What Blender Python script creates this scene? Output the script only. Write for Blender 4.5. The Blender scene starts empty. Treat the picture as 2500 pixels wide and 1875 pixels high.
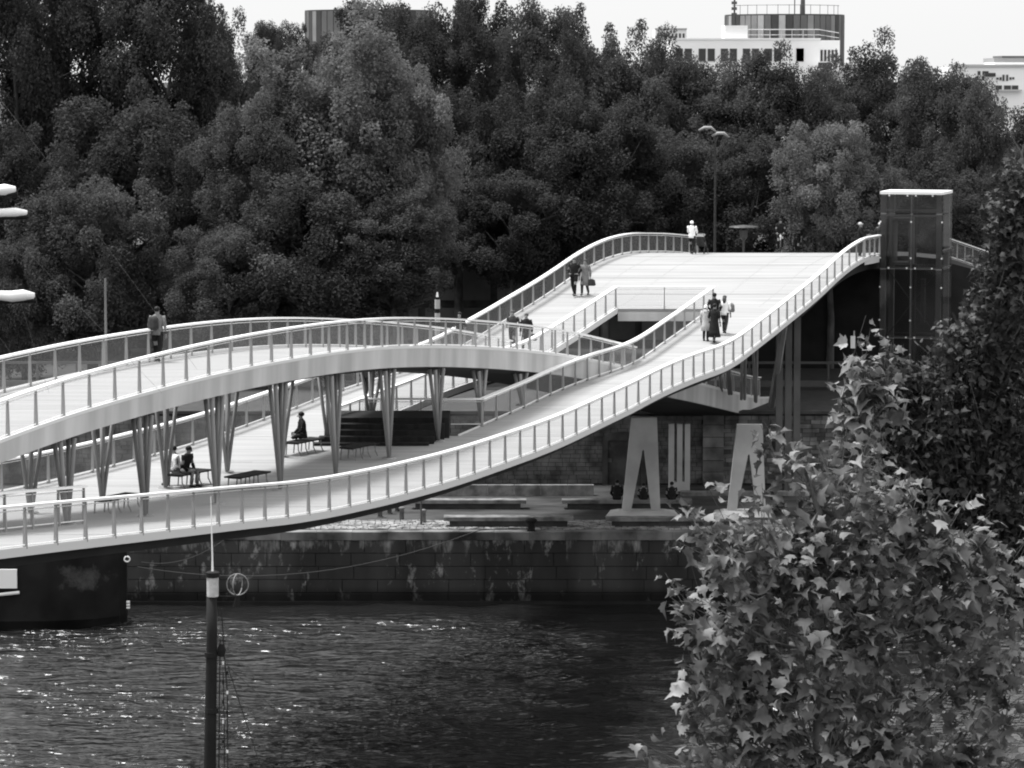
import bpy, math, random
import numpy as np
from mathutils import Vector, Matrix, Euler

S = bpy.context.scene
COL = S.collection
rnd = random.Random(7)

# ---------------------------------------------------------------- camera, sky, sun, exposure
F, YH, CAMZ = 8000.0, 180.0, 22.3          # focal length and horizon in pixels of a 2500 wide frame
PITCH = math.atan((937.5 - YH) / F)
cd = bpy.data.cameras.new("camera")
cam = bpy.data.objects.new("camera", cd)
COL.objects.link(cam)
cd.sensor_width = 36.0
cd.lens = F / 2500 * 36.0
cd.clip_start, cd.clip_end = 1.0, 9000.0
cam.location = (0, 0, CAMZ)
cam.rotation_euler = (math.pi / 2 - PITCH, 0, 0)
S.camera = cam

W = bpy.data.worlds.new("World")
S.world = W
W.use_nodes = True
nt = W.node_tree
bg = nt.nodes["Background"]
sky = nt.nodes.new("ShaderNodeTexSky")
sky.sky_type = 'NISHITA'
sky.sun_disc = False
SUN_EL, SUN_AZ = math.radians(68), math.radians(288)
sky.sun_elevation, sky.sun_rotation = SUN_EL, SUN_AZ
sky.dust_density = 4.0
grey = nt.nodes.new("ShaderNodeRGBToBW")     # the photograph is black and white
nt.links.new(sky.outputs[0], grey.inputs[0])
mixw = nt.nodes.new("ShaderNodeMix")         # a closed cloud cover evens the clear sky out
mixw.data_type = 'RGBA'
mixw.inputs[0].default_value = 0.85
mixw.inputs[7].default_value = (6.9, 6.9, 6.9, 1)
nt.links.new(grey.outputs[0], mixw.inputs[6])
tcw = nt.nodes.new("ShaderNodeTexCoord")    # an overcast sky is three times as bright overhead as at the horizon
sxw = nt.nodes.new("ShaderNodeSeparateXYZ")
nt.links.new(tcw.outputs["Generated"], sxw.inputs[0])
cie = nt.nodes.new("ShaderNodeMapRange")
cie.inputs["From Min"].default_value, cie.inputs["From Max"].default_value = 0.0, 1.0
cie.inputs["To Min"].default_value, cie.inputs["To Max"].default_value = 1.0, 1.8
nt.links.new(sxw.outputs[2], cie.inputs["Value"])
mulw = nt.nodes.new("ShaderNodeMix")
mulw.data_type, mulw.blend_type = 'RGBA', 'MULTIPLY'
mulw.inputs[0].default_value = 1.0
nt.links.new(mixw.outputs[2], mulw.inputs[6])
nt.links.new(cie.outputs[0], mulw.inputs[7])
nt.links.new(mulw.outputs[2], bg.inputs[0])
bg.inputs[1].default_value = 0.05

sd = bpy.data.lights.new("sun", 'SUN')
sun = bpy.data.objects.new("sun", sd)
COL.objects.link(sun)
sd.energy, sd.angle = 2.0, math.radians(14)
sdir = Vector((math.sin(SUN_AZ) * math.cos(SUN_EL), math.cos(SUN_AZ) * math.cos(SUN_EL), math.sin(SUN_EL)))
sun.rotation_euler = sdir.to_track_quat('Z', 'Y').to_euler()

S.view_settings.view_transform = 'Standard'
S.view_settings.look = 'None'
S.view_settings.exposure = 1.63
S.view_settings.gamma = 1.0
S.cycles.pixel_filter_type = 'BLACKMAN_HARRIS'
S.cycles.filter_width = 2.0

# ---------------------------------------------------------------- picture <-> place
CP, SP = math.cos(PITCH), math.sin(PITCH)
def ray(x, y):
    u, v = (x - 1250) / F, (y - 937.5) / F
    return u, CP - v * SP, -SP - v * CP
def at(x, y, D):                             # point seen at pixel (x, y), D metres out
    X, Y, Z = ray(x, y); k = D / Y
    return Vector((X * k, D, CAMZ + Z * k))
def atz(x, y, z):                            # point seen at pixel (x, y) on the level z
    X, Y, Z = ray(x, y); k = (z - CAMZ) / Z
    return Vector((X * k, Y * k, z))
A0, B0 = -35.8, 0.33125                      # near edge of the bridge in plan: X = A0 + B0 * Y
def xn(Y, u=0.0): return A0 + B0 * Y - u
def onu(x, y, u):                            # point seen at pixel (x, y) on the bridge line u metres in from the near edge
    X, Y, Z = ray(x, y); k = (A0 - u) / (X - B0 * Y)
    return Vector((X * k, Y * k, CAMZ + Z * k))
CAT = [(40, 14.9), (60, 12.75), (73.2, 11.56), (76.2, 11.3), (79.2, 11.03), (82.2, 10.76), (86.7, 10.36), (89.6, 10.08), (92.6, 9.87), (97.1, 9.65),
       (101.5, 9.51), (104.5, 9.47), (110.5, 9.47), (113.5, 9.52), (116.2, 9.62), (119.5, 9.76), (122, 9.85), (123.9, 9.98), (126.9, 10.11),
       (129.6, 10.17), (132.2, 10.2), (133.7, 10.19), (135, 10.22), (137.2, 10.38), (140.2, 10.76), (142.9, 11.07), (145.8, 11.45), (148.8, 11.82),
       (151.8, 12.25), (155.3, 12.82), (157.8, 13.12), (160.1, 13.3), (162.4, 13.36), (164.5, 13.34), (170, 13.05), (180, 12.3), (188, 11.7), (200, 11.6)]
ARC = [(40, 8.6), (60, 10.9), (74, 12.35), (79, 12.78), (81.9, 13.02), (83.4, 13.13), (86.5, 13.31), (89.6, 13.40), (92.7, 13.47), (95.8, 13.50), (98.9, 13.48),
       (101.9, 13.43), (105, 13.34), (108.1, 13.19), (111.1, 12.98), (114.2, 12.72), (117.2, 12.43), (120.4, 12.10), (123.5, 11.74), (126.5, 11.37),
       (129.4, 10.97), (132.2, 10.54), (135.3, 10.05), (146.5, 8.33), (156.3, 6.72), (160, 6.45)]
def smooth_table(t, sig):
    ys = np.arange(t[0][0], t[-1][0] + .01, 0.25)
    zs = np.interp(ys, [a for a, _ in t], [b for _, b in t])
    k = np.exp(-0.5 * (np.arange(-24, 25) * 0.25 / sig) ** 2); k /= k.sum()
    zp = np.concatenate([2 * zs[0] - zs[24:0:-1], zs, 2 * zs[-1] - zs[-2:-26:-1]])
    return ys, np.convolve(zp, k, 'valid')
CATS, ARCS = smooth_table(CAT, 0.9), smooth_table(ARC, 1.4)
def zcat(Y): return float(np.interp(Y, *CATS))
def zarc(Y): return float(np.interp(Y, *ARCS)) + 0.06
def stand(x, y, surf, u0, u1):               # where the line of sight through (x, y) meets a deck
    best = min(np.arange(u0, u1, .05), key=lambda u: abs(onu(x, y, u).z - surf(onu(x, y, u).y)))
    p = onu(x, y, best)
    return Vector((p.x, p.y, surf(p.y)))

# ---------------------------------------------------------------- materials (all grey: the photograph is black and white)
def mat(name, v, v2=None, scale=1.0, rough=0.7, stretch=(1, 1, 1), detail=4, bump=0.0, metallic=0.0, spec=0.12, coord='Position', ramp=(0.35, 0.65), per_object=0.0):
    m = bpy.data.materials.new(name); m.use_nodes = True
    n, l = m.node_tree.nodes, m.node_tree.links
    p = n["Principled BSDF"]
    p.inputs["Roughness"].default_value = rough
    p.inputs["Metallic"].default_value = metallic
    p.inputs["Specular IOR Level"].default_value = spec
    p.inputs["Base Color"].default_value = (v, v, v, 1)
    out = None
    if v2 is not None:
        tc = n.new("ShaderNodeNewGeometry" if coord == 'Position' else "ShaderNodeTexCoord"); mp = n.new("ShaderNodeMapping"); no = n.new("ShaderNodeTexNoise"); mr = n.new("ShaderNodeMapRange")
        mp.inputs["Scale"].default_value = stretch
        no.inputs["Scale"].default_value = scale; no.inputs["Detail"].default_value = detail
        mr.inputs["From Min"].default_value, mr.inputs["From Max"].default_value = ramp
        mr.inputs["To Min"].default_value, mr.inputs["To Max"].default_value = v, v2
        l.new(tc.outputs[coord], mp.inputs[0]); l.new(mp.outputs[0], no.inputs["Vector"]); l.new(no.outputs["Fac"], mr.inputs["Value"])
        out = mr.outputs[0]
        if bump:
            b = n.new("ShaderNodeBump"); b.inputs["Strength"].default_value = bump; b.inputs["Distance"].default_value = 0.05
            l.new(no.outputs["Fac"], b.inputs["Height"]); l.new(b.outputs[0], p.inputs["Normal"])
    if per_object:
        oi = n.new("ShaderNodeObjectInfo"); mr2 = n.new("ShaderNodeMapRange"); mu = n.new("ShaderNodeMath"); mu.operation = 'MULTIPLY'
        mr2.inputs["To Min"].default_value, mr2.inputs["To Max"].default_value = 1 - per_object, 1 + per_object
        l.new(oi.outputs["Random"], mr2.inputs["Value"]); l.new(mr2.outputs[0], mu.inputs[0])
        if out: l.new(out, mu.inputs[1])
        else: mu.inputs[1].default_value = v
        out = mu.outputs[0]
    if out: l.new(out, p.inputs["Base Color"])
    return m

M = {}
M['deck'] = mat('pale_timber_decking', 0.235, 0.305, 0.9, 0.75, (0.22, 7, 1), 6)
M['steel'] = mat('light_painted_steel', 0.36, 0.53, 0.55, 0.5, (1.6, 1.6, .25), 7)
M['steel_dark'] = mat('grey_painted_steel', 0.07, 0.11, 0.6, 0.5)
M['tube'] = mat('grey_tube_steel', 0.17, 0.25, 0.8, 0.45, (1, 1, .3))
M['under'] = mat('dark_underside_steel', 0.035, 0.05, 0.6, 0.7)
M['rail'] = mat('white_handrail', 0.8, None, rough=0.35)
M['post'] = mat('grey_rail_post', 0.27, None, rough=0.5)
M['kerb'] = mat('pale_kerb_steel', 0.6, None, rough=0.5)
M['concrete'] = mat('pale_concrete', 0.33, 0.46, 0.7, 0.8, (1, 1, 1), 5, 0.1)
M['quay_top'] = mat('worn_quay_paving', 0.022, 0.06, 0.5, 0.85, (1, 2, 1), 6, 0.2)
M['setts'] = mat('pale_quay_setts', 0.06, 0.36, 2.5, 0.8, (1, 1, 1), 4, 0.2, ramp=(.3, .7))
M['granite'] = mat('granite_bench', 0.09, 0.22, 2.0, 0.8, (1, 1, 1), 5, 0.1)
M['granite_dark'] = mat('grimy_granite', 0.035, 0.07, 1.5, 0.85)
M['coping'] = mat('worn_coping_stone', 0.035, 0.2, 0.7, 0.8, (1, 1, 1), 6, 0.2, per_object=.2)
M['brickstone'] = mat('rubble_wall_stone', 0.05, 0.16, 1.3, 0.9, (1, 1, 1), 5, 0.3, per_object=.5)
M['mortar'] = mat('dark_mortar', 0.015, 0.03, 3.0, 0.95)
M['black'] = mat('matt_black', 0.012, 0.02, 1.0, 0.8)
M['asphalt'] = mat('asphalt', 0.045, 0.06, 2.0, 0.9)
M['earth'] = mat('park_earth', 0.05, 0.09, 0.4, 0.95)
M['bark'] = mat('plane_bark', 0.05, 0.14, 2.2, 0.9, (1, 1, .5), 5, 0.3)
M['twig'] = mat('young_bark', 0.05, 0.11, 6.0, 0.8)
M['dark_wood'] = mat('weathered_dark_wood', 0.01, 0.022, 1.0, 0.7, (6, 6, .3), 5, .2)
M['hull'] = mat('black_barge_paint', 0.006, 0.016, 0.7, 0.55, (1, 1, 1), 6)
def scuffed(m, centre, radius, v):            # a scraped patch of paint near the bow
    n, l = m.node_tree.nodes, m.node_tree.links
    p = n["Principled BSDF"]; base = p.inputs["Base Color"].links[0].from_socket
    g = n.new("ShaderNodeNewGeometry"); mp = n.new("ShaderNodeMapping"); mp.vector_type = 'POINT'
    sub = n.new("ShaderNodeVectorMath"); sub.operation = 'SUBTRACT'; sub.inputs[1].default_value = centre
    sc = n.new("ShaderNodeVectorMath"); sc.operation = 'MULTIPLY'; sc.inputs[1].default_value = (1 / radius, 0, 2 / radius)
    le = n.new("ShaderNodeVectorMath"); le.operation = 'LENGTH'
    no = n.new("ShaderNodeTexNoise"); no.inputs["Scale"].default_value = 2.2; no.inputs["Detail"].default_value = 8; no.inputs["Roughness"].default_value = .7
    mr = n.new("ShaderNodeMapRange"); mr.inputs["From Min"].default_value, mr.inputs["From Max"].default_value = 1.1, .2
    mr.inputs["To Min"].default_value, mr.inputs["To Max"].default_value = 0, .42
    ad = n.new("ShaderNodeMath"); ad.operation = 'ADD'; m2 = n.new("ShaderNodeMapRange")
    m2.inputs["From Min"].default_value, m2.inputs["From Max"].default_value = .72, .95; m2.inputs["To Min"].default_value, m2.inputs["To Max"].default_value = 0, v
    a2 = n.new("ShaderNodeMath"); a2.operation = 'ADD'
    l.new(g.outputs["Position"], sub.inputs[0]); l.new(sub.outputs[0], sc.inputs[0]); l.new(sc.outputs[0], le.inputs[0]); l.new(le.outputs["Value"], mr.inputs["Value"])
    l.new(g.outputs["Position"], no.inputs["Vector"]); l.new(no.outputs["Fac"], ad.inputs[0]); l.new(mr.outputs[0], ad.inputs[1]); l.new(ad.outputs[0], m2.inputs["Value"])
    l.new(base, a2.inputs[0]); l.new(m2.outputs[0], a2.inputs[1]); l.new(a2.outputs[0], p.inputs["Base Color"])
scuffed(M['hull'], at(195, 1412, 130.7), 1.7, .045)
M['white'] = mat('white_paint', 0.78, None, rough=0.5)
M['canvas'] = mat('white_canvas', 0.75, 0.85, 3.0, 0.9)
M['bw_white'] = mat('pale_render', 0.78, 0.86, 0.15, 0.85)
M['bw_grey'] = mat('light_grey_cladding', 0.42, 0.5, 0.3, 0.7)
M['window'] = mat('dark_window_glass', 0.03, None, rough=0.15, spec=.5)
M['rope'] = mat('grey_rope', 0.06, None, rough=0.9)
M['wire'] = mat('dark_rigging', 0.03, None, rough=0.7)
M['skin'] = mat('skin', 0.2, None, rough=0.55)
M['c_black'] = mat('black_cloth', 0.012, 0.02, 12, 0.9)
M['c_dark'] = mat('charcoal_cloth', 0.03, 0.05, 12, 0.9)
M['c_mid'] = mat('mid_grey_cloth', 0.13, 0.19, 10, 0.9)
M['c_light'] = mat('light_grey_cloth', 0.38, 0.5, 10, 0.9)
M['c_white'] = mat('white_cloth', 0.8, 0.86, 10, 0.9)
M['hair_dark'] = mat('dark_hair', 0.012, None, rough=0.5)
M['hair_mid'] = mat('brown_hair', 0.06, None, rough=0.5)
M['hair_white'] = mat('white_hair', 0.7, None, rough=0.6)
M['shoe'] = mat('dark_leather', 0.02, None, rough=0.4)
for i, v in enumerate((0.05, 0.11, 0.2, 0.32)):
    M['panel%d' % i] = mat('facade_metal_%s' % ('charcoal', 'dark_grey', 'mid_grey', 'pale_grey')[i], v, v * 1.25, 0.4, 0.4)

def leaf_mat(name, lo, hi, scale, trans=0.4, rough=0.8, per_object=0.0):
    m = mat(name, lo, hi, scale, rough, (1, 1, 1), 3, ramp=(.3, .7), per_object=per_object)
    n, l = m.node_tree.nodes, m.node_tree.links
    p = n["Principled BSDF"]; o = n["Material Output"]
    t = n.new("ShaderNodeBsdfTranslucent"); mx = n.new("ShaderNodeMixShader")
    mx.inputs[0].default_value = trans
    l.new(p.inputs["Base Color"].links[0].from_socket, t.inputs["Color"])
    l.new(p.outputs[0], mx.inputs[1]); l.new(t.outputs[0], mx.inputs[2]); l.new(mx.outputs[0], o.inputs["Surface"])
    return m
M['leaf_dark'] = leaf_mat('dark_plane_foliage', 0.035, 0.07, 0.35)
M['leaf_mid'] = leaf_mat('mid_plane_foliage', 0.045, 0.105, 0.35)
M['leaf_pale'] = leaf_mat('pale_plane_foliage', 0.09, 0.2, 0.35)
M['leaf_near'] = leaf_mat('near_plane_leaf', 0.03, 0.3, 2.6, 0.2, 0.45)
M['leaf_near_dark'] = leaf_mat('dark_near_leaf', 0.025, 0.085, 2.2, 0.2, 0.45)  # leaf tone of the darker tree at the right edge

def see_through(name, v, alpha, rough=0.5, glossy=False):
    m = bpy.data.materials.new(name); m.use_nodes = True
    n, l = m.node_tree.nodes, m.node_tree.links
    p = n["Principled BSDF"]; o = n["Material Output"]
    p.inputs["Base Color"].default_value = (v, v, v, 1); p.inputs["Roughness"].default_value = rough
    t = n.new("ShaderNodeBsdfTransparent"); mx = n.new("ShaderNodeMixShader"); mx.inputs[0].default_value = alpha
    l.new(t.outputs[0], mx.inputs[1]); l.new(p.outputs[0], mx.inputs[2]); l.new(mx.outputs[0], o.inputs["Surface"])
    return m
M['mesh'] = see_through('fine_steel_netting', 0.4, 0.17)
M['glass'] = see_through('tinted_lift_glass', 0.015, 0.45, 0.05)

# quay wall: stained concrete, dark with pale scabs
def stained(name):
    m = mat(name, 0.028, 0.06, 0.5, 0.85, (1, 1, .25), 6, 0.25)
    n, l = m.node_tree.nodes, m.node_tree.links
    p = n["Principled BSDF"]; base = p.inputs["Base Color"].links[0].from_socket
    tc = n.new("ShaderNodeNewGeometry"); mp = n.new("ShaderNodeMapping"); mp.inputs["Scale"].default_value = (1, 1, .55)
    no = n.new("ShaderNodeTexNoise"); no.inputs["Scale"].default_value = 1.5; no.inputs["Detail"].default_value = 8; no.inputs["Roughness"].default_value = .72
    mr = n.new("ShaderNodeMapRange"); mr.inputs["From Min"].default_value, mr.inputs["From Max"].default_value = 0.57, 0.72
    mr.inputs["To Min"].default_value, mr.inputs["To Max"].default_value = 0, .3
    ad = n.new("ShaderNodeMath"); ad.operation = 'ADD'
    l.new(tc.outputs['Position'], mp.inputs[0]); l.new(mp.outputs[0], no.inputs['Vector']); l.new(no.outputs['Fac'], mr.inputs['Value'])
    l.new(base, ad.inputs[0]); l.new(mr.outputs[0], ad.inputs[1])
    # lime runs under the coping and a tide band above the water
    mp2 = n.new("ShaderNodeMapping"); mp2.inputs["Scale"].default_value = (1, 1, .3)
    n2 = n.new("ShaderNodeTexNoise"); n2.inputs["Scale"].default_value = 1.9; n2.inputs["Detail"].default_value = 7; n2.inputs["Roughness"].default_value = .65
    sp = n.new("ShaderNodeSeparateXYZ"); zr = n.new("ShaderNodeMapRange")
    zr.inputs["From Min"].default_value, zr.inputs["From Max"].default_value = 1.2, 2.9
    zr.inputs["To Min"].default_value, zr.inputs["To Max"].default_value = -.2, .09
    a3 = n.new("ShaderNodeMath"); a3.operation = 'ADD'; m3 = n.new("ShaderNodeMapRange")
    m3.inputs["From Min"].default_value, m3.inputs["From Max"].default_value = .54, .72
    m3.inputs["To Min"].default_value, m3.inputs["To Max"].default_value = 0, .22
    a4 = n.new("ShaderNodeMath"); a4.operation = 'ADD'
    tz = n.new("ShaderNodeMapRange"); tz.inputs["From Min"].default_value, tz.inputs["From Max"].default_value = .35, .75
    tz.inputs["To Min"].default_value, tz.inputs["To Max"].default_value = .25, 1
    mu = n.new("ShaderNodeMath"); mu.operation = 'MULTIPLY'
    l.new(tc.outputs['Position'], mp2.inputs[0]); l.new(mp2.outputs[0], n2.inputs['Vector']); l.new(tc.outputs['Position'], sp.inputs[0]); l.new(sp.outputs[2], zr.inputs['Value'])
    l.new(n2.outputs['Fac'], a3.inputs[0]); l.new(zr.outputs[0], a3.inputs[1]); l.new(a3.outputs[0], m3.inputs['Value'])
    l.new(ad.outputs[0], a4.inputs[0]); l.new(m3.outputs[0], a4.inputs[1]); l.new(sp.outputs[2], tz.inputs['Value'])
    l.new(a4.outputs[0], mu.inputs[0]); l.new(tz.outputs[0], mu.inputs[1]); l.new(mu.outputs[0], p.inputs['Base Color'])
    return m
M['quaywall'] = stained('stained_quay_concrete')

def water_mat():
    m = bpy.data.materials.new('river_water'); m.use_nodes = True
    n, l = m.node_tree.nodes, m.node_tree.links
    p = n["Principled BSDF"]
    p.inputs["Base Color"].default_value = (.012, .012, .012, 1); p.inputs["Roughness"].default_value = 0.1; p.inputs["IOR"].default_value = 1.33
    tc = n.new("ShaderNodeTexCoord")
    h = None
    for sx, sy, sc, amp in ((.45, .8, .9, .9), (.3, .8, 2.6, 1.0), (.3, .8, 6.0, .3)):
        mp = n.new("ShaderNodeMapping"); mp.inputs["Scale"].default_value = (sx, sy, 1)
        no = n.new("ShaderNodeTexNoise"); no.inputs["Scale"].default_value = sc; no.inputs["Detail"].default_value = 2
        mu = n.new("ShaderNodeMath"); mu.operation = 'MULTIPLY'; mu.inputs[1].default_value = amp
        l.new(tc.outputs['Object'], mp.inputs[0]); l.new(mp.outputs[0], no.inputs['Vector']); l.new(no.outputs['Fac'], mu.inputs[0])
        if h is None: h = mu.outputs[0]
        else:
            a = n.new("ShaderNodeMath"); a.operation = 'ADD'; l.new(h, a.inputs[0]); l.new(mu.outputs[0], a.inputs[1]); h = a.outputs[0]
    # gusts: patches where the wind roughens the river, and a lee on the right
    no = n.new("ShaderNodeTexNoise"); no.inputs["Scale"].default_value = .11; no.inputs["Detail"].default_value = 3
    mp = n.new("ShaderNodeMapping"); mp.inputs["Scale"].default_value = (.6, 1.3, 1)
    l.new(tc.outputs['Object'], mp.inputs[0]); l.new(mp.outputs[0], no.inputs['Vector'])
    sx_ = n.new("ShaderNodeSeparateXYZ"); l.new(tc.outputs['Object'], sx_.inputs[0])
    lee = n.new("ShaderNodeMapRange"); lee.inputs["From Min"].default_value, lee.inputs["From Max"].default_value = -3, 5
    lee.inputs["To Min"].default_value, lee.inputs["To Max"].default_value = 1.0, .2
    l.new(sx_.outputs[0], lee.inputs["Value"])
    g = n.new("ShaderNodeMapRange"); g.inputs["From Min"].default_value, g.inputs["From Max"].default_value = .35, .65
    g.inputs["To Min"].default_value, g.inputs["To Max"].default_value = .55, 1.25
    l.new(no.outputs['Fac'], g.inputs["Value"])
    mu = n.new("ShaderNodeMath"); mu.operation = 'MULTIPLY'; l.new(lee.outputs[0], mu.inputs[0]); l.new(g.outputs[0], mu.inputs[1])
    b = n.new("ShaderNodeBump"); b.inputs["Distance"].default_value = 0.4
    l.new(mu.outputs[0], b.inputs["Strength"])
    l.new(h, b.inputs["Height"]); l.new(b.outputs[0], p.inputs["Normal"])
    return m
M['water'] = water_mat()

# ---------------------------------------------------------------- mesh helpers
class MB:
    def __init__(s): s.v, s.f = [], []
    def add(s, vs, fs):
        o = len(s.v); s.v += [tuple(v) for v in vs]; s.f += [tuple(i + o for i in f) for f in fs]; return s
    def box(s, x0, x1, y0, y1, z0, z1):
        return s.add([(x0, y0, z0), (x1, y0, z0), (x1, y1, z0), (x0, y1, z0), (x0, y0, z1), (x1, y0, z1), (x1, y1, z1), (x0, y1, z1)],
                     [(0, 3, 2, 1), (4, 5, 6, 7), (0, 1, 5, 4), (1, 2, 6, 5), (2, 3, 7, 6), (3, 0, 4, 7)])
    def tube(s, pts, rad, n=8, cap=True):
        pts = [Vector(p) for p in pts]
        if not hasattr(rad, '__len__'): rad = [rad] * len(pts)
        rings = []
        for i, p in enumerate(pts):
            d = (pts[min(i + 1, len(pts) - 1)] - pts[max(i - 1, 0)]).normalized()
            a = d.orthogonal().normalized() if abs(d.z) > .95 else d.cross(Vector((0, 0, 1))).normalized()
            b = d.cross(a).normalized()
            if abs(d.z) > .95: a = Vector((1, 0, 0)); a = (a - d * a.dot(d)).normalized(); b = d.cross(a)
            r = rad[i]; r = r if hasattr(r, '__len__') else (r, r)
            rings.append([p + a * (math.cos(2 * math.pi * k / n) * r[0]) + b * (math.sin(2 * math.pi * k / n) * r[1]) for k in range(n)])
        return s.loft(rings, cap)
    def loft(s, rings, cap=True):
        n = len(rings[0]); vs = [v for r in rings for v in r]; fs = []
        for i in range(len(rings) - 1):
            for k in range(n):
                a, b = i * n + k, i * n + (k + 1) % n
                fs.append((a, b, b + n, a + n))
        if cap:
            fs.append(tuple(range(n - 1, -1, -1))); fs.append(tuple(range((len(rings) - 1) * n, len(rings) * n)))
        return s.add(vs, fs)
    def rings(s, spec, n=10, cap=True):      # spec: (cx, cy, z, rx, ry)
        return s.loft([[(cx + rx * math.cos(2 * math.pi * k / n), cy + ry * math.sin(2 * math.pi * k / n), z) for k in range(n)] for cx, cy, z, rx, ry in spec], cap)
    def prism(s, poly, y0, y1):              # poly in (x, z), thickness along y
        n = len(poly)
        return s.add([(x, y0, z) for x, z in poly] + [(x, y1, z) for x, z in poly],
                     [tuple(range(n)), tuple(range(2 * n - 1, n - 1, -1))] + [(k, k + n, (k + 1) % n + n, (k + 1) % n) for k in range(n)])
    def sweep(s, path, prof):                # path of (X, Y, Z); prof of (du towards the near side along X, dz)
        n = len(prof); rings = [[(x + a, y, z + b) for a, b in prof] for x, y, z in path]
        return s.loft(rings, True)
    def mesh(s, name, m, smooth=False):
        me = bpy.data.meshes.new(name); me.from_pydata(s.v, [], s.f); me.update()
        if m: me.materials.append(m)
        if smooth: me.polygons.foreach_set('use_smooth', [True] * len(me.polygons))
        return me

def link(name, me, parent=None, loc=(0, 0, 0), rot=(0, 0, 0), scale=(1, 1, 1)):
    o = bpy.data.objects.new(name, me); COL.objects.link(o)
    o.location, o.rotation_euler, o.scale = loc, rot, scale
    if parent: o.parent = parent
    return o
def part(name, mb, m, parent, smooth=False, **props):    # vertices are given in the parent's own coordinates
    o = link(name, mb.mesh(name, m, smooth), parent)
    for k, v in props.items(): o[k] = v
    return o
def thing(name, label, cat, loc=(0, 0, 0), rotz=0.0, group=None):
    o = bpy.data.objects.new(name, None); COL.objects.link(o)
    o.location, o.rotation_euler = loc, (0, 0, rotz)
    o.empty_display_size = 0.3
    o['label'], o['category'] = label, cat
    if group: o['group'] = group
    return o
def solid(name, mb, m, label, cat, group=None, loc=(0, 0, 0), smooth=False):
    o = link(name, mb.mesh(name, m, smooth), None, loc)
    o['label'], o['category'] = label, cat
    if group: o['group'] = group
    return o
def structure(name, mb, m, smooth=False):
    o = link(name, mb.mesh(name, m, smooth)); o['kind'] = 'structure'; return o

# ---------------------------------------------------------------- the setting: water, quay, road, park ground
QY, QZ, WY, WZ, TY, TZ = 137.0, 3.05, 153.0, 6.4, 190.0, 11.6
def water():
    xs, ys = np.arange(-120, 121, .5), np.arange(20, QY + .1, .3)
    gx, gy = np.meshgrid(xs, ys)
    rs = np.random.RandomState(3)
    z = np.zeros_like(gx)
    for _ in range(26):
        a = rs.normal(1.35, .5); wl = rs.uniform(.9, 4.5); k = 2 * math.pi / wl
        z += .0042 * wl * np.sin(k * (gx * math.cos(a) + gy * math.sin(a)) + rs.uniform(0, 6.28))
    co = np.stack([gx, gy, z], -1).reshape(-1, 3)
    ny, nx = gx.shape
    i = (np.arange(ny - 1)[:, None] * nx + np.arange(nx - 1)[None]).ravel()
    fa = np.stack([i, i + 1, i + 1 + nx, i + nx], 1)
    me = bpy.data.meshes.new('river_water'); me.from_pydata(co.tolist(), [], fa.tolist()); me.update()
    me.materials.append(M['water']); me.polygons.foreach_set('use_smooth', [True] * len(me.polygons))
    o = link('river_water', me); o['kind'] = 'structure'
water()
structure('ground', MB().box(-4000, 4000, WY + .6, 6000, 5.4, WZ), M['asphalt'])
structure('riverbed', MB().box(-300, 300, -200, QY + .5, -6, -4), M['black'])
structure('quay', MB().box(-140, 140, QY + .45, WY + .6, -4, QZ), M['quay_top'])
structure('park_terrace', MB().box(-300, 300, TY + .5, 420, WZ + .01, TZ), M['earth'])

# pale setts along the edge of the quay
def setts():
    mb = MB(); r = random.Random(5)
    x0, x1 = -22.0, 24.0
    row = 0; y = QY + .75
    while y < QY + 3.3:
        x = x0 + r.uniform(0, .3)
        while x < x1:
            w = r.uniform(.22, .34); h = QZ + .03 + r.uniform(0, .03)
            mb.box(x, x + w - .035, y, y + .24, QZ - .02, h); x += w
        y += .275; row += 1
    o = link('setts', mb.mesh('setts', M['setts'])); o['kind'] = 'stuff'
    o['label'] = 'worn pale stone setts along the quay edge'
setts()

# quay wall
qw = thing('quay_wall', 'stained dark stone quay wall rising from the river', 'quay wall', (0, QY, 0))
part('wall_core', MB().box(-140, 140, .12, .45, -4, QZ - .02), M['mortar'], qw)
cm = MB().box(-.745, .745, 0, .74, -.34, .0).mesh('coping_stone', M['coping'])
x = -24.0
while x < 26:
    link('coping_stone', cm, qw, (x, -.1 + rnd.uniform(-.012, .012), QZ + .02 + rnd.uniform(-.012, .012))); x += 1.5
part('coping_run', MB().box(-140, -24.76, -.1, .64, QZ - .32, QZ + .02).box(26, 140, -.1, .64, QZ - .32, QZ + .02), M['coping'], qw)
sm = [MB().box(-w / 2 + .012, w / 2 - .012, 0, .3, .012, .548).mesh('stone', M['quaywall']) for w in (1.5, 1.75, 2.05)]
for c in range(5):
    x = -24 + rnd.uniform(0, 1)
    while x < 26:
        k = rnd.randrange(3); w = (1.5, 1.75, 2.05)[k]
        link('stone', sm[k], qw, (x + w / 2, -.02 + rnd.uniform(-.015, .015), QZ - .33 - .56 * (c + 1))); x += w
part('lower_footing', MB().box(-140, 140, -.25, .1, -4, .12), M['black'], qw)
part('side_wall', MB().box(-140, -24.05, -.01, .11, -1, QZ - .33).box(27.6, 140, -.01, .11, -1, QZ - .33), M['quaywall'], qw)

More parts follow.
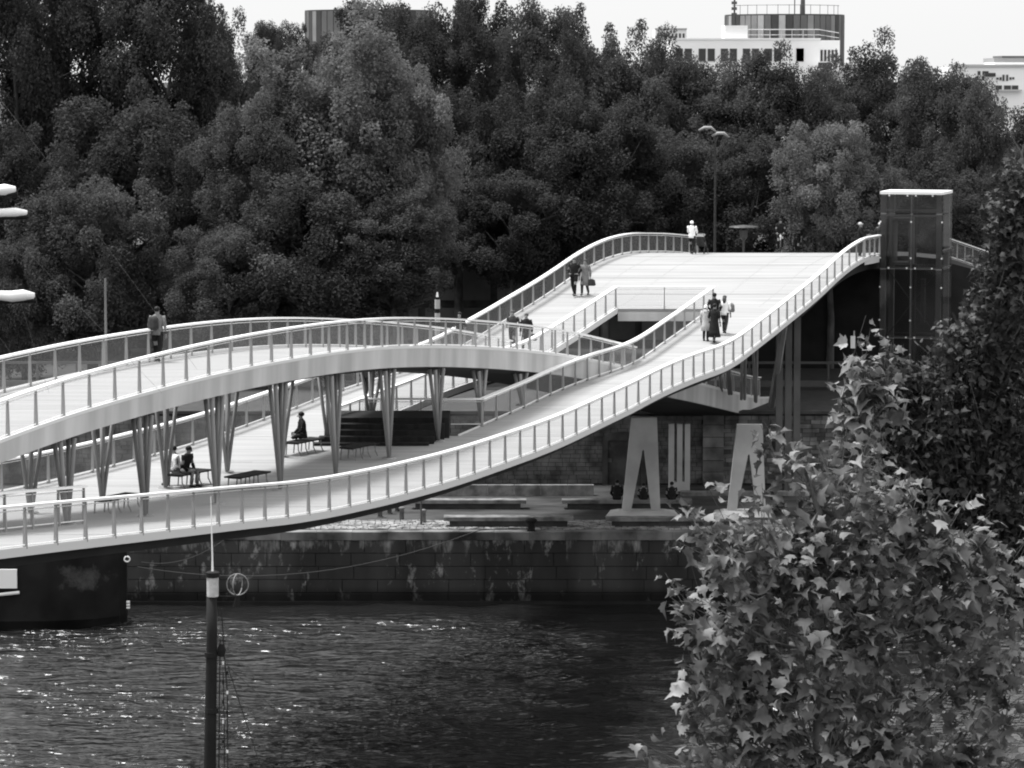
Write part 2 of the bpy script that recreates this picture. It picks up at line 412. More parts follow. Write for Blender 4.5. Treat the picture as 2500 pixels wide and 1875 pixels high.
# rubble stone retaining wall at the back of the quay
rw = thing('retaining_wall', 'rubble stone retaining wall at the back of the quay', 'stone wall', (0, WY, QZ))
part('wall_core', MB().box(-140, 140, .06, .6, 0, WZ - QZ - .002), M['mortar'], rw)
part('wall_cap', MB().box(-140, 140, -.06, .62, WZ - QZ, WZ - QZ + .14), M['granite_dark'], rw)
bm_ = [MB().box(-w / 2 + .012, w / 2 - .012, 0, .12, .012, .198).mesh('stone', M['brickstone']) for w in (.34, .46, .62)]
nst = 0; rest = MB(); r = random.Random(11)
niches = [(at(1485, 1100, WY).x, at(1563, 1100, WY).x)]
pil = (at(1720, 1100, WY).x, at(1760, 1100, WY).x)
for c in range(16):
    x = -30.0
    z = .2 * c + .06
    while x < 30:
        k = r.randrange(3); w = (.34, .46, .62)[k]
        inn = any(a - .1 < x + w / 2 < b + .1 for a, b in niches) and z < 2.15
        inp = pil[0] + .15 < x + w / 2 < pil[1] - .15
        if not inn and not inp:
            d = r.uniform(-.03, .015)
            if 8.8 < x < 17.4 and nst < 292:
                link('stone', bm_[k], rw, (x + w / 2, d, z)); nst += 1
            else:
                rest.box(x + .012, x + w - .012, d, .1, z + .012, z + .198)
        x += w
part('rubble_courses', rest, M['brickstone'], rw, kind='stuff')
for (a, b) in niches:
    part('niche_surround', MB().box(a - .28, a - .02, -.07, .1, 0, 2.1).box(b + .02, b + .28, -.07, .1, 0, 2.1).prism([(a - .28, 2.1)] + [((a + b) / 2 + (b - a + .56) / 2 * math.cos(t), 2.1 + .42 * math.sin(t)) for t in np.linspace(math.pi, 0, 9)][1:-1] + [(b + .28, 2.1)], -.07, .1), M['granite_dark'], rw)
    part('niche_door', MB().box(a, b, .03, .055, 0, 2.1), M['granite_dark'], rw)
z = 0
for h in (.62, .55, .6, .5, .58, .48):
    part('pilaster_stone', MB().box(pil[0] - .08, pil[1] + .12, -.16 + rnd.uniform(-.01, .01), .05, z + .012, z + h - .012), M['coping'], rw); z += h

# parapet barrier of the road above that wall
rb = thing('road_parapet', 'long grey steel parapet of two rails along the road under the bridge', 'parapet', (0, 165, WZ))
part('rail', MB().box(-60, 60, -.06, .06, 1.3, 1.42), M['steel_dark'], rb)
part('rail', MB().box(-60, 60, -.1, .1, .15, .45), M['steel_dark'], rb)
pm = MB().box(-.05, .05, -.05, .05, 0, 1.3).mesh('post', M['steel_dark'])
for x in np.arange(-58, 60, 2.0): link('post', pm, rb, (x, 0, 0))

# terrace wall of the park with its panels
tw = thing('terrace_wall', 'dark panelled retaining wall of the park behind the tree trunks', 'wall', (0, TY, WZ))
part('wall_core', MB().box(-90, 90, 0, .5, 0, TZ - WZ + .55), M['granite_dark'], tw)
pm = MB().box(-.85, .85, -.09, .02, 0, 1.85).mesh('panel', mat('terrace_panel', 0.10, 0.16, .6, .8, per_object=.35))
for i in range(-28, 40):
    for j in range(2): link('panel', pm, tw, (i * 2.1, 0, .5 + j * 2.3))

# ---------------------------------------------------------------- the footbridge
FB = thing('footbridge', 'pale steel footbridge whose arched deck and sagging deck weave together across the river', 'footbridge', (0, 0, 0))
UM0, UM1, UW = 4.2, 8.4, 12.64
def path(surf, u, y0, y1, step=.5, dz=0.0):
    n = max(1, round((y1 - y0) / step))
    return [(xn(y, u), y, surf(y) + dz) for y in np.linspace(y0, y1, n + 1)]
def deck_strip(name, surf, u0, u1, y0, y1, th=.12, m='deck'):
    mb = MB(); mb.sweep(path(surf, u0, y0, y1), [(0, 0), (0, -th), (u0 - u1, -th), (u0 - u1, 0)])
    return part(name, mb, M[m], FB)
HOLE0, HOLE1 = 115.0, 147.9
deck_strip('near_deck', zcat, .06, UM0 - .06, 60, HOLE1)
deck_strip('far_deck', zcat, UM1 + .06, UW - .06, 60, HOLE1)
deck_strip('middle_deck', zcat, UM0 - .06, UM1 + .06, 60, HOLE0)
deck_strip('landing_deck', zcat, .06, UW - .06, HOLE1, 192)
deck_strip('arch_deck', zarc, UM0 + .1, UM1 - .1, 60, 160.0)
jm = MB()
for u in (UM0, UM1, 2.1, 10.5):
    jm.sweep(path(zcat, u + .02, HOLE1 + .5, 168), [(0, .006), (0, -.01), (-.035, -.01), (-.035, .006)])
for y in np.arange(HOLE1 + 3.2, 166, 3.4): jm.box(xn(y, UW - .2), xn(y, .2), y, y + .05, zcat(y) - .02, zcat(y + .05) + .008)
for y in np.arange(74, HOLE1, 6.8):
    jm.box(xn(y, UM0 - .2), xn(y, .2), y, y + .045, zcat(y) - .02, zcat(y) + .006)
    jm.box(xn(y, UW - .2), xn(y, UM1 + .2), y, y + .045, zcat(y) - .02, zcat(y) + .006)
part('deck_joint', jm, M['post'], FB)
# edge plates and dark undersides of the sagging deck
for nm, u in (('edge_plate', 0.0), ('edge_plate', UW - .05)):
    part(nm, MB().sweep(path(zcat, u, 60, 192), [(0, .05), (0, -.16), (-.05, -.16), (-.05, .05)]), M['kerb'], FB)
for u in (UM0 - .05, UM1):
    part('edge_plate', MB().sweep(path(zcat, u, HOLE0, HOLE1), [(0, .05), (0, -.2), (-.05, -.2), (-.05, .05)]), M['kerb'], FB)
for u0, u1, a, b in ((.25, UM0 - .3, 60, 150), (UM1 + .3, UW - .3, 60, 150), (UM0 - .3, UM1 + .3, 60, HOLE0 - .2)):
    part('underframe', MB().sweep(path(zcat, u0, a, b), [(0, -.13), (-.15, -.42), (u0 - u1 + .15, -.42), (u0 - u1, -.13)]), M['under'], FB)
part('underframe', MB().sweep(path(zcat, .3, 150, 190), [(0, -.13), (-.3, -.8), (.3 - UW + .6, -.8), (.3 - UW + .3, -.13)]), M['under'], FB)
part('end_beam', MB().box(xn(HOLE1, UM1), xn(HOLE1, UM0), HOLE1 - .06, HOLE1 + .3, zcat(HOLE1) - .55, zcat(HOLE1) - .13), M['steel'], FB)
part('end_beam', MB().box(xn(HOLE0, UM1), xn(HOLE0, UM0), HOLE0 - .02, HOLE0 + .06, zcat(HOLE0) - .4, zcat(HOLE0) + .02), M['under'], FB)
# box girders under both edges of the arch
def gird(Y): return float(np.interp(Y, [60, 82, 103, 130, 156], [.5, .5, .58, .74, .86]))
for u, sgn in ((UM0, -1), (UM1, 1)):
    pts = np.linspace(60, 160.0, 160); rings = []
    for y in pts:
        X, Z, g = xn(y, u), zarc(y), gird(y)
        pr = [(0, -.04), (.02 * sgn, -.04 - g), (1.3 * sgn, -.1 - g), (1.3 * sgn, -.14), (.06 * sgn, -.13)]
        rings.append([(X + a, y, Z + b) for a, b in pr])
    part('arch_girder', MB().loft(rings if sgn < 0 else [rr[::-1] for rr in rings]), M['steel'], FB)
    part('edge_plate', MB().sweep(path(zarc, u + .06 * sgn * -1 - .03, 60, 160.0), [(0.03, .06), (0.03, -.035), (-.03, -.035), (-.03, .06)]), M['kerb'], FB)
rings = []
for y in np.linspace(60, 160.0, 100):
    X, Z, g = xn(y, UM0 + .08), zarc(y), gird(y)
    rings.append([(X, y, Z - g - .03), (X - .5, y, Z - g - .16), (X - 3.54, y, Z - g - .16), (X - 4.04, y, Z - g - .03)])
part('arch_soffit', MB().loft(rings), M['under'], FB)  # dark sheet across both girders, shaped to cut light bounced onto the lower deck

# railings: handrail mesh with the posts and netting panels as its pieces
post_me = MB().add([(-.05, -.03, 0), (.05, -.03, 0), (.05, .03, 0), (-.05, .03, 0), (-.028, -.022, 1), (.028, -.022, 1), (.028, .022, 1), (-.028, .022, 1)],
                   [(0, 3, 2, 1), (4, 5, 6, 7), (0, 1, 5, 4), (1, 2, 6, 5), (2, 3, 7, 6), (3, 0, 4, 7)]).mesh('post', M['post'])
RH = 1.0
def railing(pts, first=0.0, spacing=1.5, wide=.2, parent=FB, ends=True, two=True):
    """pts: polyline of base points; posts every `spacing` of plan depth"""
    top = [Vector((p[0], p[1], p[2] + RH)) for p in pts]
    mb = MB(); n = len(top)
    L, R = [], []
    for i, p in enumerate(top):
        d = (top[min(i + 1, n - 1)] - top[max(i - 1, 0)]); d.z = 0; d.normalize(); q = Vector((d.y, -d.x, 0)) * (wide / 2)
        L.append(p - q); R.append(p + q)
    rings = [[L[i] + Vector((0, 0, .03)), L[i] - Vector((0, 0, .03)), R[i] - Vector((0, 0, .03)), R[i] + Vector((0, 0, .03))] for i in range(n)]
    mb.loft(rings)
    if two: mb.tube([(p[0], p[1], p[2] + RH - .1) for p in pts[::2] + ([pts[-1]] if len(pts) % 2 == 0 else [])], .014, 5)
    mb.tube([(p[0], p[1], p[2] + .09) for p in pts[::2] + ([pts[-1]] if len(pts) % 2 == 0 else [])], .018, 5)
    rail = part('railing', mb, M['rail'], parent)
    # arc length in plan
    s = [0.0]
    for i in range(1, n): s.append(s[-1] + math.hypot(pts[i][0] - pts[i - 1][0], pts[i][1] - pts[i - 1][1]))
    def pt(t): return Vector([float(np.interp(t, s, [p[k] for p in pts])) for k in range(3)])
    L_ = s[-1]; k = max(1, round(L_ / spacing)); stops = [L_ * i / k for i in range(k + 1)]
    dd = pts[-1][0] - pts[0][0], pts[-1][1] - pts[0][1]
    ang = math.atan2(dd[1], dd[0]) + math.pi / 2
    for i, t in enumerate(stops):
        p = pt(t); link('post', post_me, rail, p, (0, 0, ang), (1, 1, RH - .02))
        if i:
            a, b = pt(stops[i - 1]), p; v = (b - a)
            a2, b2 = a + v * .03, b - v * .03
            me = bpy.data.meshes.new('mesh_panel')
            me.from_pydata([a2 + Vector((0, 0, .1)), b2 + Vector((0, 0, .1)), b2 + Vector((0, 0, RH - .1)), a2 + Vector((0, 0, RH - .1))], [], [(0, 1, 2, 3)])
            me.materials.append(M['mesh']); link('mesh_panel', me, rail)
    return rail
SPC = 1.5 * math.hypot(1, B0)
railing(path(zcat, .05, 70, 160.1), spacing=SPC)
railing(path(zcat, UW - .1, 96, 176), spacing=SPC)
railing(path(zcat, UM0 - .1, HOLE0 + 2.2, HOLE1), spacing=SPC)
railing(path(zcat, UM1 + .1, HOLE0 - .2, HOLE1), spacing=SPC)
railing([(xn(HOLE1, UM1 + .1), HOLE1, zcat(HOLE1)), (xn(HOLE1, UM0 - .1), HOLE1, zcat(HOLE1))], spacing=2.05)
railing([(xn(HOLE0 + 2.2, UM1 + .1), HOLE0 + 2.2, zcat(HOLE0 + 2.2)), (xn(HOLE0 + 2.2, UM0 - .1), HOLE0 + 2.2, zcat(HOLE0 + 2.2))], spacing=2.1)
railing(path(zarc, UM0 + .1, 78, 136.6), spacing=SPC)
railing(path(zarc, UM1 - .1, 86, 133), spacing=SPC)
railing(path(zarc, UM0 + .1, 146, 157), spacing=SPC)
railing(path(zarc, UM1 - .1, 146, 157), spacing=SPC)
railing(path(zcat, UM0, 72, 86.4), spacing=SPC)

# the stepped seats between the two decks
z0 = zcat(HOLE0)
for i in range(5):
    y = HOLE0 - 2.6 + i * .5
    part('step', MB().box(xn(y, UM1 - .1), xn(y, UM0 + .1), y, y + .49 + (2 if i == 4 else 0), z0 - .05, z0 + .02 + .17 * (i)), M['dark_wood'], FB)

# V shaped bundles of tubes between the decks
def vcol(y, u, inward):
    zb, zt = zcat(y) + .0, zarc(y) - gird(y) - .1
    X = xn(y, u); c = part('column_foot', MB().rings([(X, y, zb, .26, .26), (X, y, zb + .06, .2, .2)], 10), M['tube'], FB)
    for a, b in ((-.62, .0), (-.3, .3), (.25, .0), (.6, .3)):
        bx, by = X + math.copysign(.1, inward) * (b > .3), y + math.copysign(.14, a)
        mb = MB().tube([(bx, by, zb), (X + inward * (b - .1) + a * .3, y + a * .9, zt)], [.055, .066], 8)
        link('column', mb.mesh('column', M['tube'], True), FB)
for px, py in ((165, 1290), (355, 1265), (530, 1240), (685, 1208), (820, 1170), (950, 1130), (1070, 1095), (1175, 1060), (1275, 1030)):
    vcol(onu(px, py, UM0 + .2).y, UM0 + .2, -1)
for px, py in ((75, 1215), (250, 1208), (405, 1180), (555, 1135), (690, 1096), (800, 1066), (905, 1030)):
    vcol(onu(px, py, UM1 - .2).y, UM1 - .2, 1)

# A shaped concrete legs under the arch, and the slotted support behind
def a_leg(X, Y, H, base):
    k = 8000 / Y
    h, w0, w1 = H, 94 / k / 2, 62 / k / 2
    poly_l = [(-w0, 0), (-w0 + 22 / k, 0), (-.05, h * .62), (-.05, h * .64), (0, h * .66), (.05, h * .64), (.05, h * .62), (w0 - 22 / k, 0), (w0, 0), (w1, h), (-w1, h)]
    o = part('leg', MB().prism([(X + a + (.12 * (b / h) ), base + b) for a, b in poly_l], Y - .22, Y + .22), M['concrete'], FB)
    mb = MB().loft([[(X - 1.55, Y - 1.0, base - .14), (X + 1.75, Y - 1.0, base - .2), (X + 1.55, Y + 1.2, base - .2), (X - 1.35, Y + 1.2, base - .2)],
                    [(X - 1.6, Y - 1.0, base - .14), (X + 1.7, Y - 1.0, base - .2), (X + 1.5, Y + 1.2, base - .14), (X - 1.3, Y + 1.2, base - .14)],
                    [(X - 1.0, Y - .3, base + .02), (X + 1.0, Y - .3, base + .02), (X + 1.0, Y + .4, base + .02), (X - 1.0, Y + .4, base + .02)]])
    part('footing', mb, M['concrete'], FB)
pa = atz(1565, 1246, QZ + .18)
a_leg(pa.x, pa.y, 4.1, QZ + .18)
pb = at(1822, 1246, pa.y)
a_leg(pb.x, pa.y, 3.8, QZ + .18)
ps = at(1658, 1195, 150.6)
k = 150.6 / 8000
m_ = MB()
X0 = ps.x - 26 * k
for a, b in ((0, 13), (20, 33), (39, 52)): m_.box(X0 + a * k, X0 + b * k, 150.4, 150.8, QZ + .47, QZ + 3.15)
m_.box(X0, X0 + 52 * k, 150.4, 150.8, QZ + .02, QZ + .47)
part('slotted_support', m_, M['concrete'], FB)

# columns and raking struts that hold the landing
for px, u in ((1924, 1.6), (1945, .9), (1902, 2.4)):
    y = 150.2; p = at(px, 1000, y)
    part('mast_column', MB().box(p.x - .15, p.x + .15, y - .15, y + .15, QZ, zcat(y) - .3 - (.3 if px == 1902 else 0)), M['steel_dark'], FB)
part('black_backdrop', MB().box(xn(177, 14.5), xn(177, -5.0), 177, 178.2, WZ, 12.3), M['black'], FB)  # black backdrop wall added under the landing to block light and deepen the shade
p0, p1 = at(1916, 788, 147.5), at(1884, 990, 152)
part('raking_strut', MB().tube([p0, p1], [.15, .18], 6), M['tube'], FB)
for px, y0, y1 in ((1757, 905, 955), (1775, 895, 962), (1781, 895, 962), (1812, 872, 975), (1820, 866, 975), (1839, 850, 980), (1848, 845, 982)):
    a, b = at(px, y0, 148), at(px + (5 if px % 2 else -2), y1, 150)
    part('strut', MB().tube([a, b], .07, 6), M['tube'], FB)

# ---------------------------------------------------------------- glass lift beside the landing
LY = 163.0
pl = at(2150, 467, LY)
LW, LD, LZ, LB = 3.12, 2.6, pl.z, WZ
lift = thing('glass_lift', 'tall glass lift tower with white roof beside the bridge landing', 'lift', (pl.x, LY, LB), -math.atan(B0) * .95)
H = LZ - LB
part('roof', MB().box(-.03, LW + .03, -.03, LD + .03, H - .14, H), M['white'], lift)
for x, y in ((0, 0), (LW - .34, 0), (0, LD - .34), (LW - .34, LD - .34)):
    part('corner_post', MB().box(x + .02, x + .27, y + .02, y + .27, 0, H - .14), M['post'], lift)
part('mullion', MB().box(LW / 2 - .05, LW / 2 + .05, .03, .13, 0, H - .14), M['post'], lift)
for z, t in ((H - 1.25, .1), (H - .98, .1), (H - 3.85, .1), (H - 7.3, .1)):
    part('transom', MB().box(.32, LW - .32, .05, .14, z, z + t), M['post'], lift)
    part('transom', MB().box(.32, LW - .32, LD - .16, LD - .06, z, z + t), M['steel_dark'], lift)
zz = [0, H - 7.3, H - 3.85, H - 1.1, H - .15]
for i in range(4):
    for a, b in ((.02, LW / 2 - .01), (LW / 2 + .01, LW - .02)):
        part('pane', MB().box(a, b, -.03, -.012, zz[i] + .03, zz[i + 1] - .03), M['glass'], lift)
    part('pane', MB().box(LW + .005, LW + .02, 0, LD, zz[i] + .03, zz[i + 1] - .03), M['glass'], lift)
    part('pane', MB().box(-.02, -.005, 0, LD, zz[i] + .03, zz[i + 1] - .03), M['glass'], lift)
for a, b in ((H - 7.2, H - 3.9), (0.1, H - 7.3)):
    part('brace', MB().tube([(.3, .5, a), (LW - .3, .5, b)], .03, 5).tube([(LW - .3, .5, a), (.3, .5, b)], .03, 5), M['steel_dark'], lift)
part('lift_car', MB().box(.42, 1.4, .6, LD - .6, H - 3.7, H - 3.55).box(.42, 1.4, .6, LD - .6, H - 1.5, H - 1.35).box(.42, .5, .6, LD - .6, H - 3.55, H - 1.5).box(1.32, 1.4, .6, LD - .6, H - 3.55, H - 1.5), M['post'], lift)
part('counterweight', MB().box(1.85, 2.05, 1.2, 1.5, H - 6.6, H - 4.4), M['steel_dark'], lift)
part('guide_rail', MB().box(1.5, 1.58, 1.3, 1.4, .1, H - .3), M['steel_dark'], lift)
bolt = MB().box(-.035, .035, -.08, -.035, -.035, .035).mesh('glass_clamp', M['white'])
for x in (.02, LW / 2, LW - .02):
    for z in (H - 1.5, H - 3.3, H - 4.75, H - 6.4, H - 8.1):
        link('glass_clamp', bolt, lift, (x, 0, z))
for x in (.45, LW / 2 - .2, LW / 2 + .22, LW - .5):
    for z in (H - .2, H - 3.8, H - 7.25): link('glass_clamp', bolt, lift, (x, 0, z))
# gangway from the landing to the lift and beyond it
gw = thing('gangway', 'short white gangway with railing between the bridge landing and the lift', 'gangway', (0, 0, 0))
zg = zcat(160.3)
g0, g1 = Vector((xn(160.3, 0), 160.6, zg)), Vector((pl.x - .05, LY - .2, zg + .02))
part('deck', MB().add([g0 + Vector((0, 0, -.34)), g1 + Vector((0, 0, -.34)), g1 + Vector((0, 2.6, -.34)), g0 + Vector((0, 2.6, -.34)), g0, g1, g1 + Vector((0, 2.6, 0)), g0 + Vector((0, 2.6, 0))],
     [(0, 3, 2, 1), (4, 5, 6, 7), (0, 1, 5, 4), (1, 2, 6, 5), (2, 3, 7, 6), (3, 0, 4, 7)]), M['kerb'], gw)
railing([tuple(g0), tuple(g1)], spacing=.9, parent=gw)
gw2 = thing('gangway', 'sloping gangway with wire railing behind the lift on the right', 'gangway', (0, 0, 0))
g0, g1 = at(2318, 630, 168), at(2412, 662, 168)
part('deck', MB().add([g0 + Vector((0, 0, -.25)), g1 + Vector((0, 0, -.1)), g1 + Vector((0, 2.5, -.1)), g0 + Vector((0, 2.5, -.25)), g0, g1, g1 + Vector((0, 2.5, 0)), g0 + Vector((0, 2.5, 0))],
     [(0, 3, 2, 1), (4, 5, 6, 7), (0, 1, 5, 4), (1, 2, 6, 5), (2, 3, 7, 6), (3, 0, 4, 7)]), M['steel_dark'], gw2)
railing([tuple(g0), tuple(g1)], spacing=.42, parent=gw2)

# ---------------------------------------------------------------- far buildings
def round_tower(px0, px1, ytop, D, label, seed):
    r = random.Random(seed)
    a, b = at(px0, ytop, D), at(px1, ytop, D)
    R = (b.x - a.x) / 2; cx = (a.x + b.x) / 2; H = a.z - TZ
    t = thing('round_tower', label, 'building', (cx, D + R, TZ))
    part('drum', MB().rings([(0, 0, 0, R - .12, R - .12), (0, 0, H - .1, R - .12, R - .12)], 48), M['panel1'], t)
    N = 52; w = 2 * math.pi * R / N
    ms = []
    for i in range(4): ms.append(MB().box(-w / 2 + .05, w / 2 - .05, -.06, .1, H - 8.6, H).mesh('panel', M['panel%d' % i]))
    for k in range(N):
        th = 2 * math.pi * k / N
        link('panel', ms[r.choice((0, 1, 1, 2, 1, 2, 0, 3, 0))], t, (R * math.sin(th), -R * math.cos(th), 0), (0, 0, th))
    part('parapet', MB().rings([(0, 0, H, R + .05, R + .05), (0, 0, H + .16, R + .05, R + .05)], 48), M['panel0'], t)
    return t, R, H
t, R, H = round_tower(1780, 2075, 37, 400, 'round tower of dark metal panels rising over the white office block', 2)
for k in range(13):
    th = -1.2 + k * .2
    part('railing_post', MB().tube([(R * .93 * math.sin(th), -R * .93 * math.cos(th), H), (R * .93 * math.sin(th), -R * .93 * math.cos(th), H + 1.3)], .03, 4), M['steel_dark'], t)
part('railing_wire', MB().tube([(R * .93 * math.sin(a), -R * .93 * math.cos(a), H + 1.25) for a in np.linspace(-1.3, 1.3, 24)], .03, 4), M['steel_dark'], t)
part('antenna_mast', MB().tube([(1.9, -4, H), (1.9, -4, H + 6)], [.3, .2], 6), M['steel_dark'], t)
part('antenna_mast', MB().tube([(.9, -4, H), (.9, -4, H + 6)], .07, 5), M['steel_dark'], t)
m_ = MB().tube([(-6.4, -3, H - .3), (-6.4, -3, H + 5)], .12, 5)
for k in range(6): m_.box(-6.75, -6.1, -3.2, -2.8, H + k * .7, H + .35 + k * .7)
part('antenna_mast', m_, M['steel_dark'], t)
t, R, H = round_tower(735, 1060, 26, 400, 'round tower of dark metal panels half hidden by the tree tops on the left', 5)

def office(px0, px1, y0, D):
    a, b = at(px0, y0, D), at(px1, y0, D)
    w = b.x - a.x; H = a.z - TZ
    t = thing('office_block', 'white office block with a window row and roof terrace below the round tower', 'building', (a.x, D, TZ))
    def Zp(y): return at(0, y, D).z - TZ
    def Xp(x): return at(x, 100, D).x - a.x
    part('wall', MB().box(0, w, 0, 14, 0, H), M['bw_white'], t)
    part('wall', MB().box(w + .01, Xp(2053), 1.2, 14, 0, H - .05), M['bw_white'], t, label='angled end wall of the office block')
    part('parapet', MB().box(-.1, w + .1, -.1, .15, H, H + .18), M['bw_white'], t)
    part('stair_house', MB().box(Xp(1770), Xp(1826), .6, 6, H + .01, Zp(62)), M['bw_white'], t)
    for x in (1650, 1706, 1760, 1814, 1868, 1923):
        for dx in (0, 22):
            if x == 1923 and dx == 0: dx = 22
            f = part('window', MB().box(Xp(x + dx) - .03, Xp(x + dx + 17) + .03, -.07, .05, Zp(150), Zp(118)), M['bw_grey'], t)
            part('pane', MB().box(Xp(x + dx), Xp(x + dx + 17), -.09, -.06, Zp(149), Zp(119)), M['window'], f)
    for x in range(2006, 2050, 9):
        f = part('window', MB().box(Xp(x) - .02, Xp(x + 5) + .02, 1.13, 1.25, Zp(150), Zp(121)), M['bw_grey'], t)
        part('pane', MB().box(Xp(x), Xp(x + 5), 1.11, 1.14, Zp(149), Zp(122)), M['window'], f)
    rl = part('railing', MB().tube([(Xp(1826), .3, Zp(72)), (Xp(2000), .3, Zp(72)), (Xp(2052), 2, Zp(80))], .05, 4).tube([(Xp(1826), .3, Zp(85)), (Xp(2000), .3, Zp(85)), (Xp(2052), 2, Zp(92))], .04, 4), M['steel'], t)
    for x in range(1826, 2010, 27):
        part('post', MB().tube([(Xp(x), .3, H), (Xp(x), .3, Zp(71))], .04, 4), M['steel'], rl)
    part('wing', MB().box(Xp(1985), Xp(2100), -3, 8, 0, Zp(160)), M['bw_grey'], t)
    part('wing_window', MB().box(Xp(1992), Xp(2025), -3.08, -2.9, Zp(166), Zp(153)), M['window'], t)
    part('balcony_slab', MB().box(Xp(1980), Xp(2045), -4, -2.9, Zp(174), Zp(167)), M['bw_white'], t)
office(1640, 2002, 97, 380)

def white_block(px0, px1, ytop, D, label, rows, group=None):
    a, b = at(px0, ytop, D), at(px1, ytop, D)
    t = thing('apartment_block', label, 'building', (a.x, D, TZ), 0, group)
    def Zp(y): return at(0, y, D).z - TZ
    def Xp(x): return at(x, 100, D).x - a.x
    part('wall', MB().box(0, b.x - a.x, 0, 12, 0, a.z - TZ), M['bw_white'], t)
    part('roof_edge', MB().box(-.1, b.x - a.x + .1, -.2, .2, a.z - TZ, a.z - TZ + .25), M['bw_grey'], t)
    for x0, x1, y0, y1 in rows:
        f = part('window', MB().box(Xp(x0) - .05, Xp(x1) + .05, -.05, .05, Zp(y1) - .05, Zp(y0) + .05), M['bw_grey'], t)
        part('pane', MB().box(Xp(x0), Xp(x1), -.09, -.04, Zp(y1), Zp(y0)), M['window'], f)
    return t, Xp, Zp
t, Xp, Zp = white_block(2325, 2560, 163, 360, 'white apartment block with stepped roof and small dark windows at the right edge',
            [(2434, 2439, 190, 194), (2442, 2446, 189, 195), (2449, 2453, 183, 197), (2458, 2462, 183, 197), (2466, 2470, 189, 194), (2473, 2477, 189, 193),
             (2432, 2447, 209, 218), (2453, 2469, 209, 218), (2472, 2487, 209, 218), (2388, 2394, 174, 183), (2400, 2414, 174, 182), (2384, 2390, 186, 193), (2398, 2404, 186, 193)])
part('upper_storey', MB().box(Xp(2435), Xp(2560), 2, 10, Zp(163), Zp(146)), M['bw_white'], t)
part('roof_slab', MB().box(Xp(2433), Xp(2560), 1.8, 10, Zp(152), Zp(146) + .2), M['panel2'], t)
part('roof_slab', MB().box(Xp(2457), Xp(2560), 3, 10, Zp(143), Zp(136)), M['panel1'], t)
part('balcony', MB().box(Xp(2428), Xp(2495), -.6, -.1, Zp(222), Zp(219)), M['bw_grey'], t)
part('bay', MB().box(Xp(2404), Xp(2426), -1, -.1, 0, Zp(187)), M['bw_white'], t)
part('bay_roof', MB().box(Xp(2402), Xp(2428), -1.2, .3, Zp(187), Zp(178)), M['panel0'], t)
white_block(1600, 1676, 72, 620, 'pale far apartment block with a top row of small windows left of the office block',
            [(x, x + 4, 82, 92) for x in range(1604, 1672, 9)])
white_block(1350, 1430, 44, 900, 'very pale distant block peeping over the middle tree tops',
            [(x, x + 4, y, y + 5) for x in range(1384, 1430, 11) for y in (52, 66)])

# ---------------------------------------------------------------- background trees
def crown(seed, n, rx, rz, nclump=210, leaf=(.17, .34)):
    r = np.random.RandomState(seed)
    d = r.normal(size=(nclump, 3)); d /= (np.abs(d) ** 2.7).sum(1)[:, None] ** (1 / 2.7)
    rad = r.uniform(.35, 1, nclump) ** .45
    wob = 1 + .18 * np.sin(3 * np.arctan2(d[:, 1], d[:, 0]) + seed) + .12 * r.normal(size=nclump)
    c = d * (rad * wob)[:, None] * np.array([rx, rx, rz])
    c[:, 2] *= np.where(c[:, 2] < 0, .85, 1)
    cr = r.uniform(.5, 1.25, nclump) * (rx / 4.6)
    w = cr ** 2; w /= w.sum()
    k = r.choice(nclump, n, p=w)
    e = r.normal(size=(n, 3)); e[:, 2] += .35; e /= np.linalg.norm(e, axis=1)[:, None]
    q = (r.uniform(0, 1, n) ** .35)
    # the twigs of a clump stand up in tufts
    tuft = .22 * np.sin(c[k, 0] * 5 + e[:, 0] * 7) * np.cos(e[:, 1] * 7 + c[k, 1] * 3)
    p = c[k] + e * (cr[k] * (q + tuft))[:, None] * np.array([1, 1, 1.15])
    nrm = e * .45 + r.normal(size=(n, 3)) * .55 + np.array([0, 0, .3]); nrm /= np.linalg.norm(nrm, axis=1)[:, None]
    t = np.cross(nrm, r.normal(size=(n, 3))); t /= np.linalg.norm(t, axis=1)[:, None]
    b = np.cross(nrm, t)
    s = r.uniform(leaf[0], leaf[1], n)[:, None]
    v = np.stack([p - t * s * .62, p + b * s * .42 + nrm * s * .12, p + t * s * .62, p - b * s * .42 + nrm * s * .12], 1).reshape(-1, 3)
    i = np.arange(n)[:, None] * 4
    f = np.concatenate([i + np.array([[0, 2, 1]]), i + np.array([[0, 3, 2]])], 0)
    me = bpy.data.meshes.new('crown')
    me.vertices.add(len(v)); me.vertices.foreach_set('co', v.ravel().astype(np.float32))
    me.loops.add(len(f) * 3); me.loops.foreach_set('vertex_index', f.ravel().astype(np.int32))
    me.polygons.add(len(f)); me.polygons.foreach_set('loop_start', np.arange(0, len(f) * 3, 3, dtype=np.int32))
    me.update(calc_edges=True)
    return me
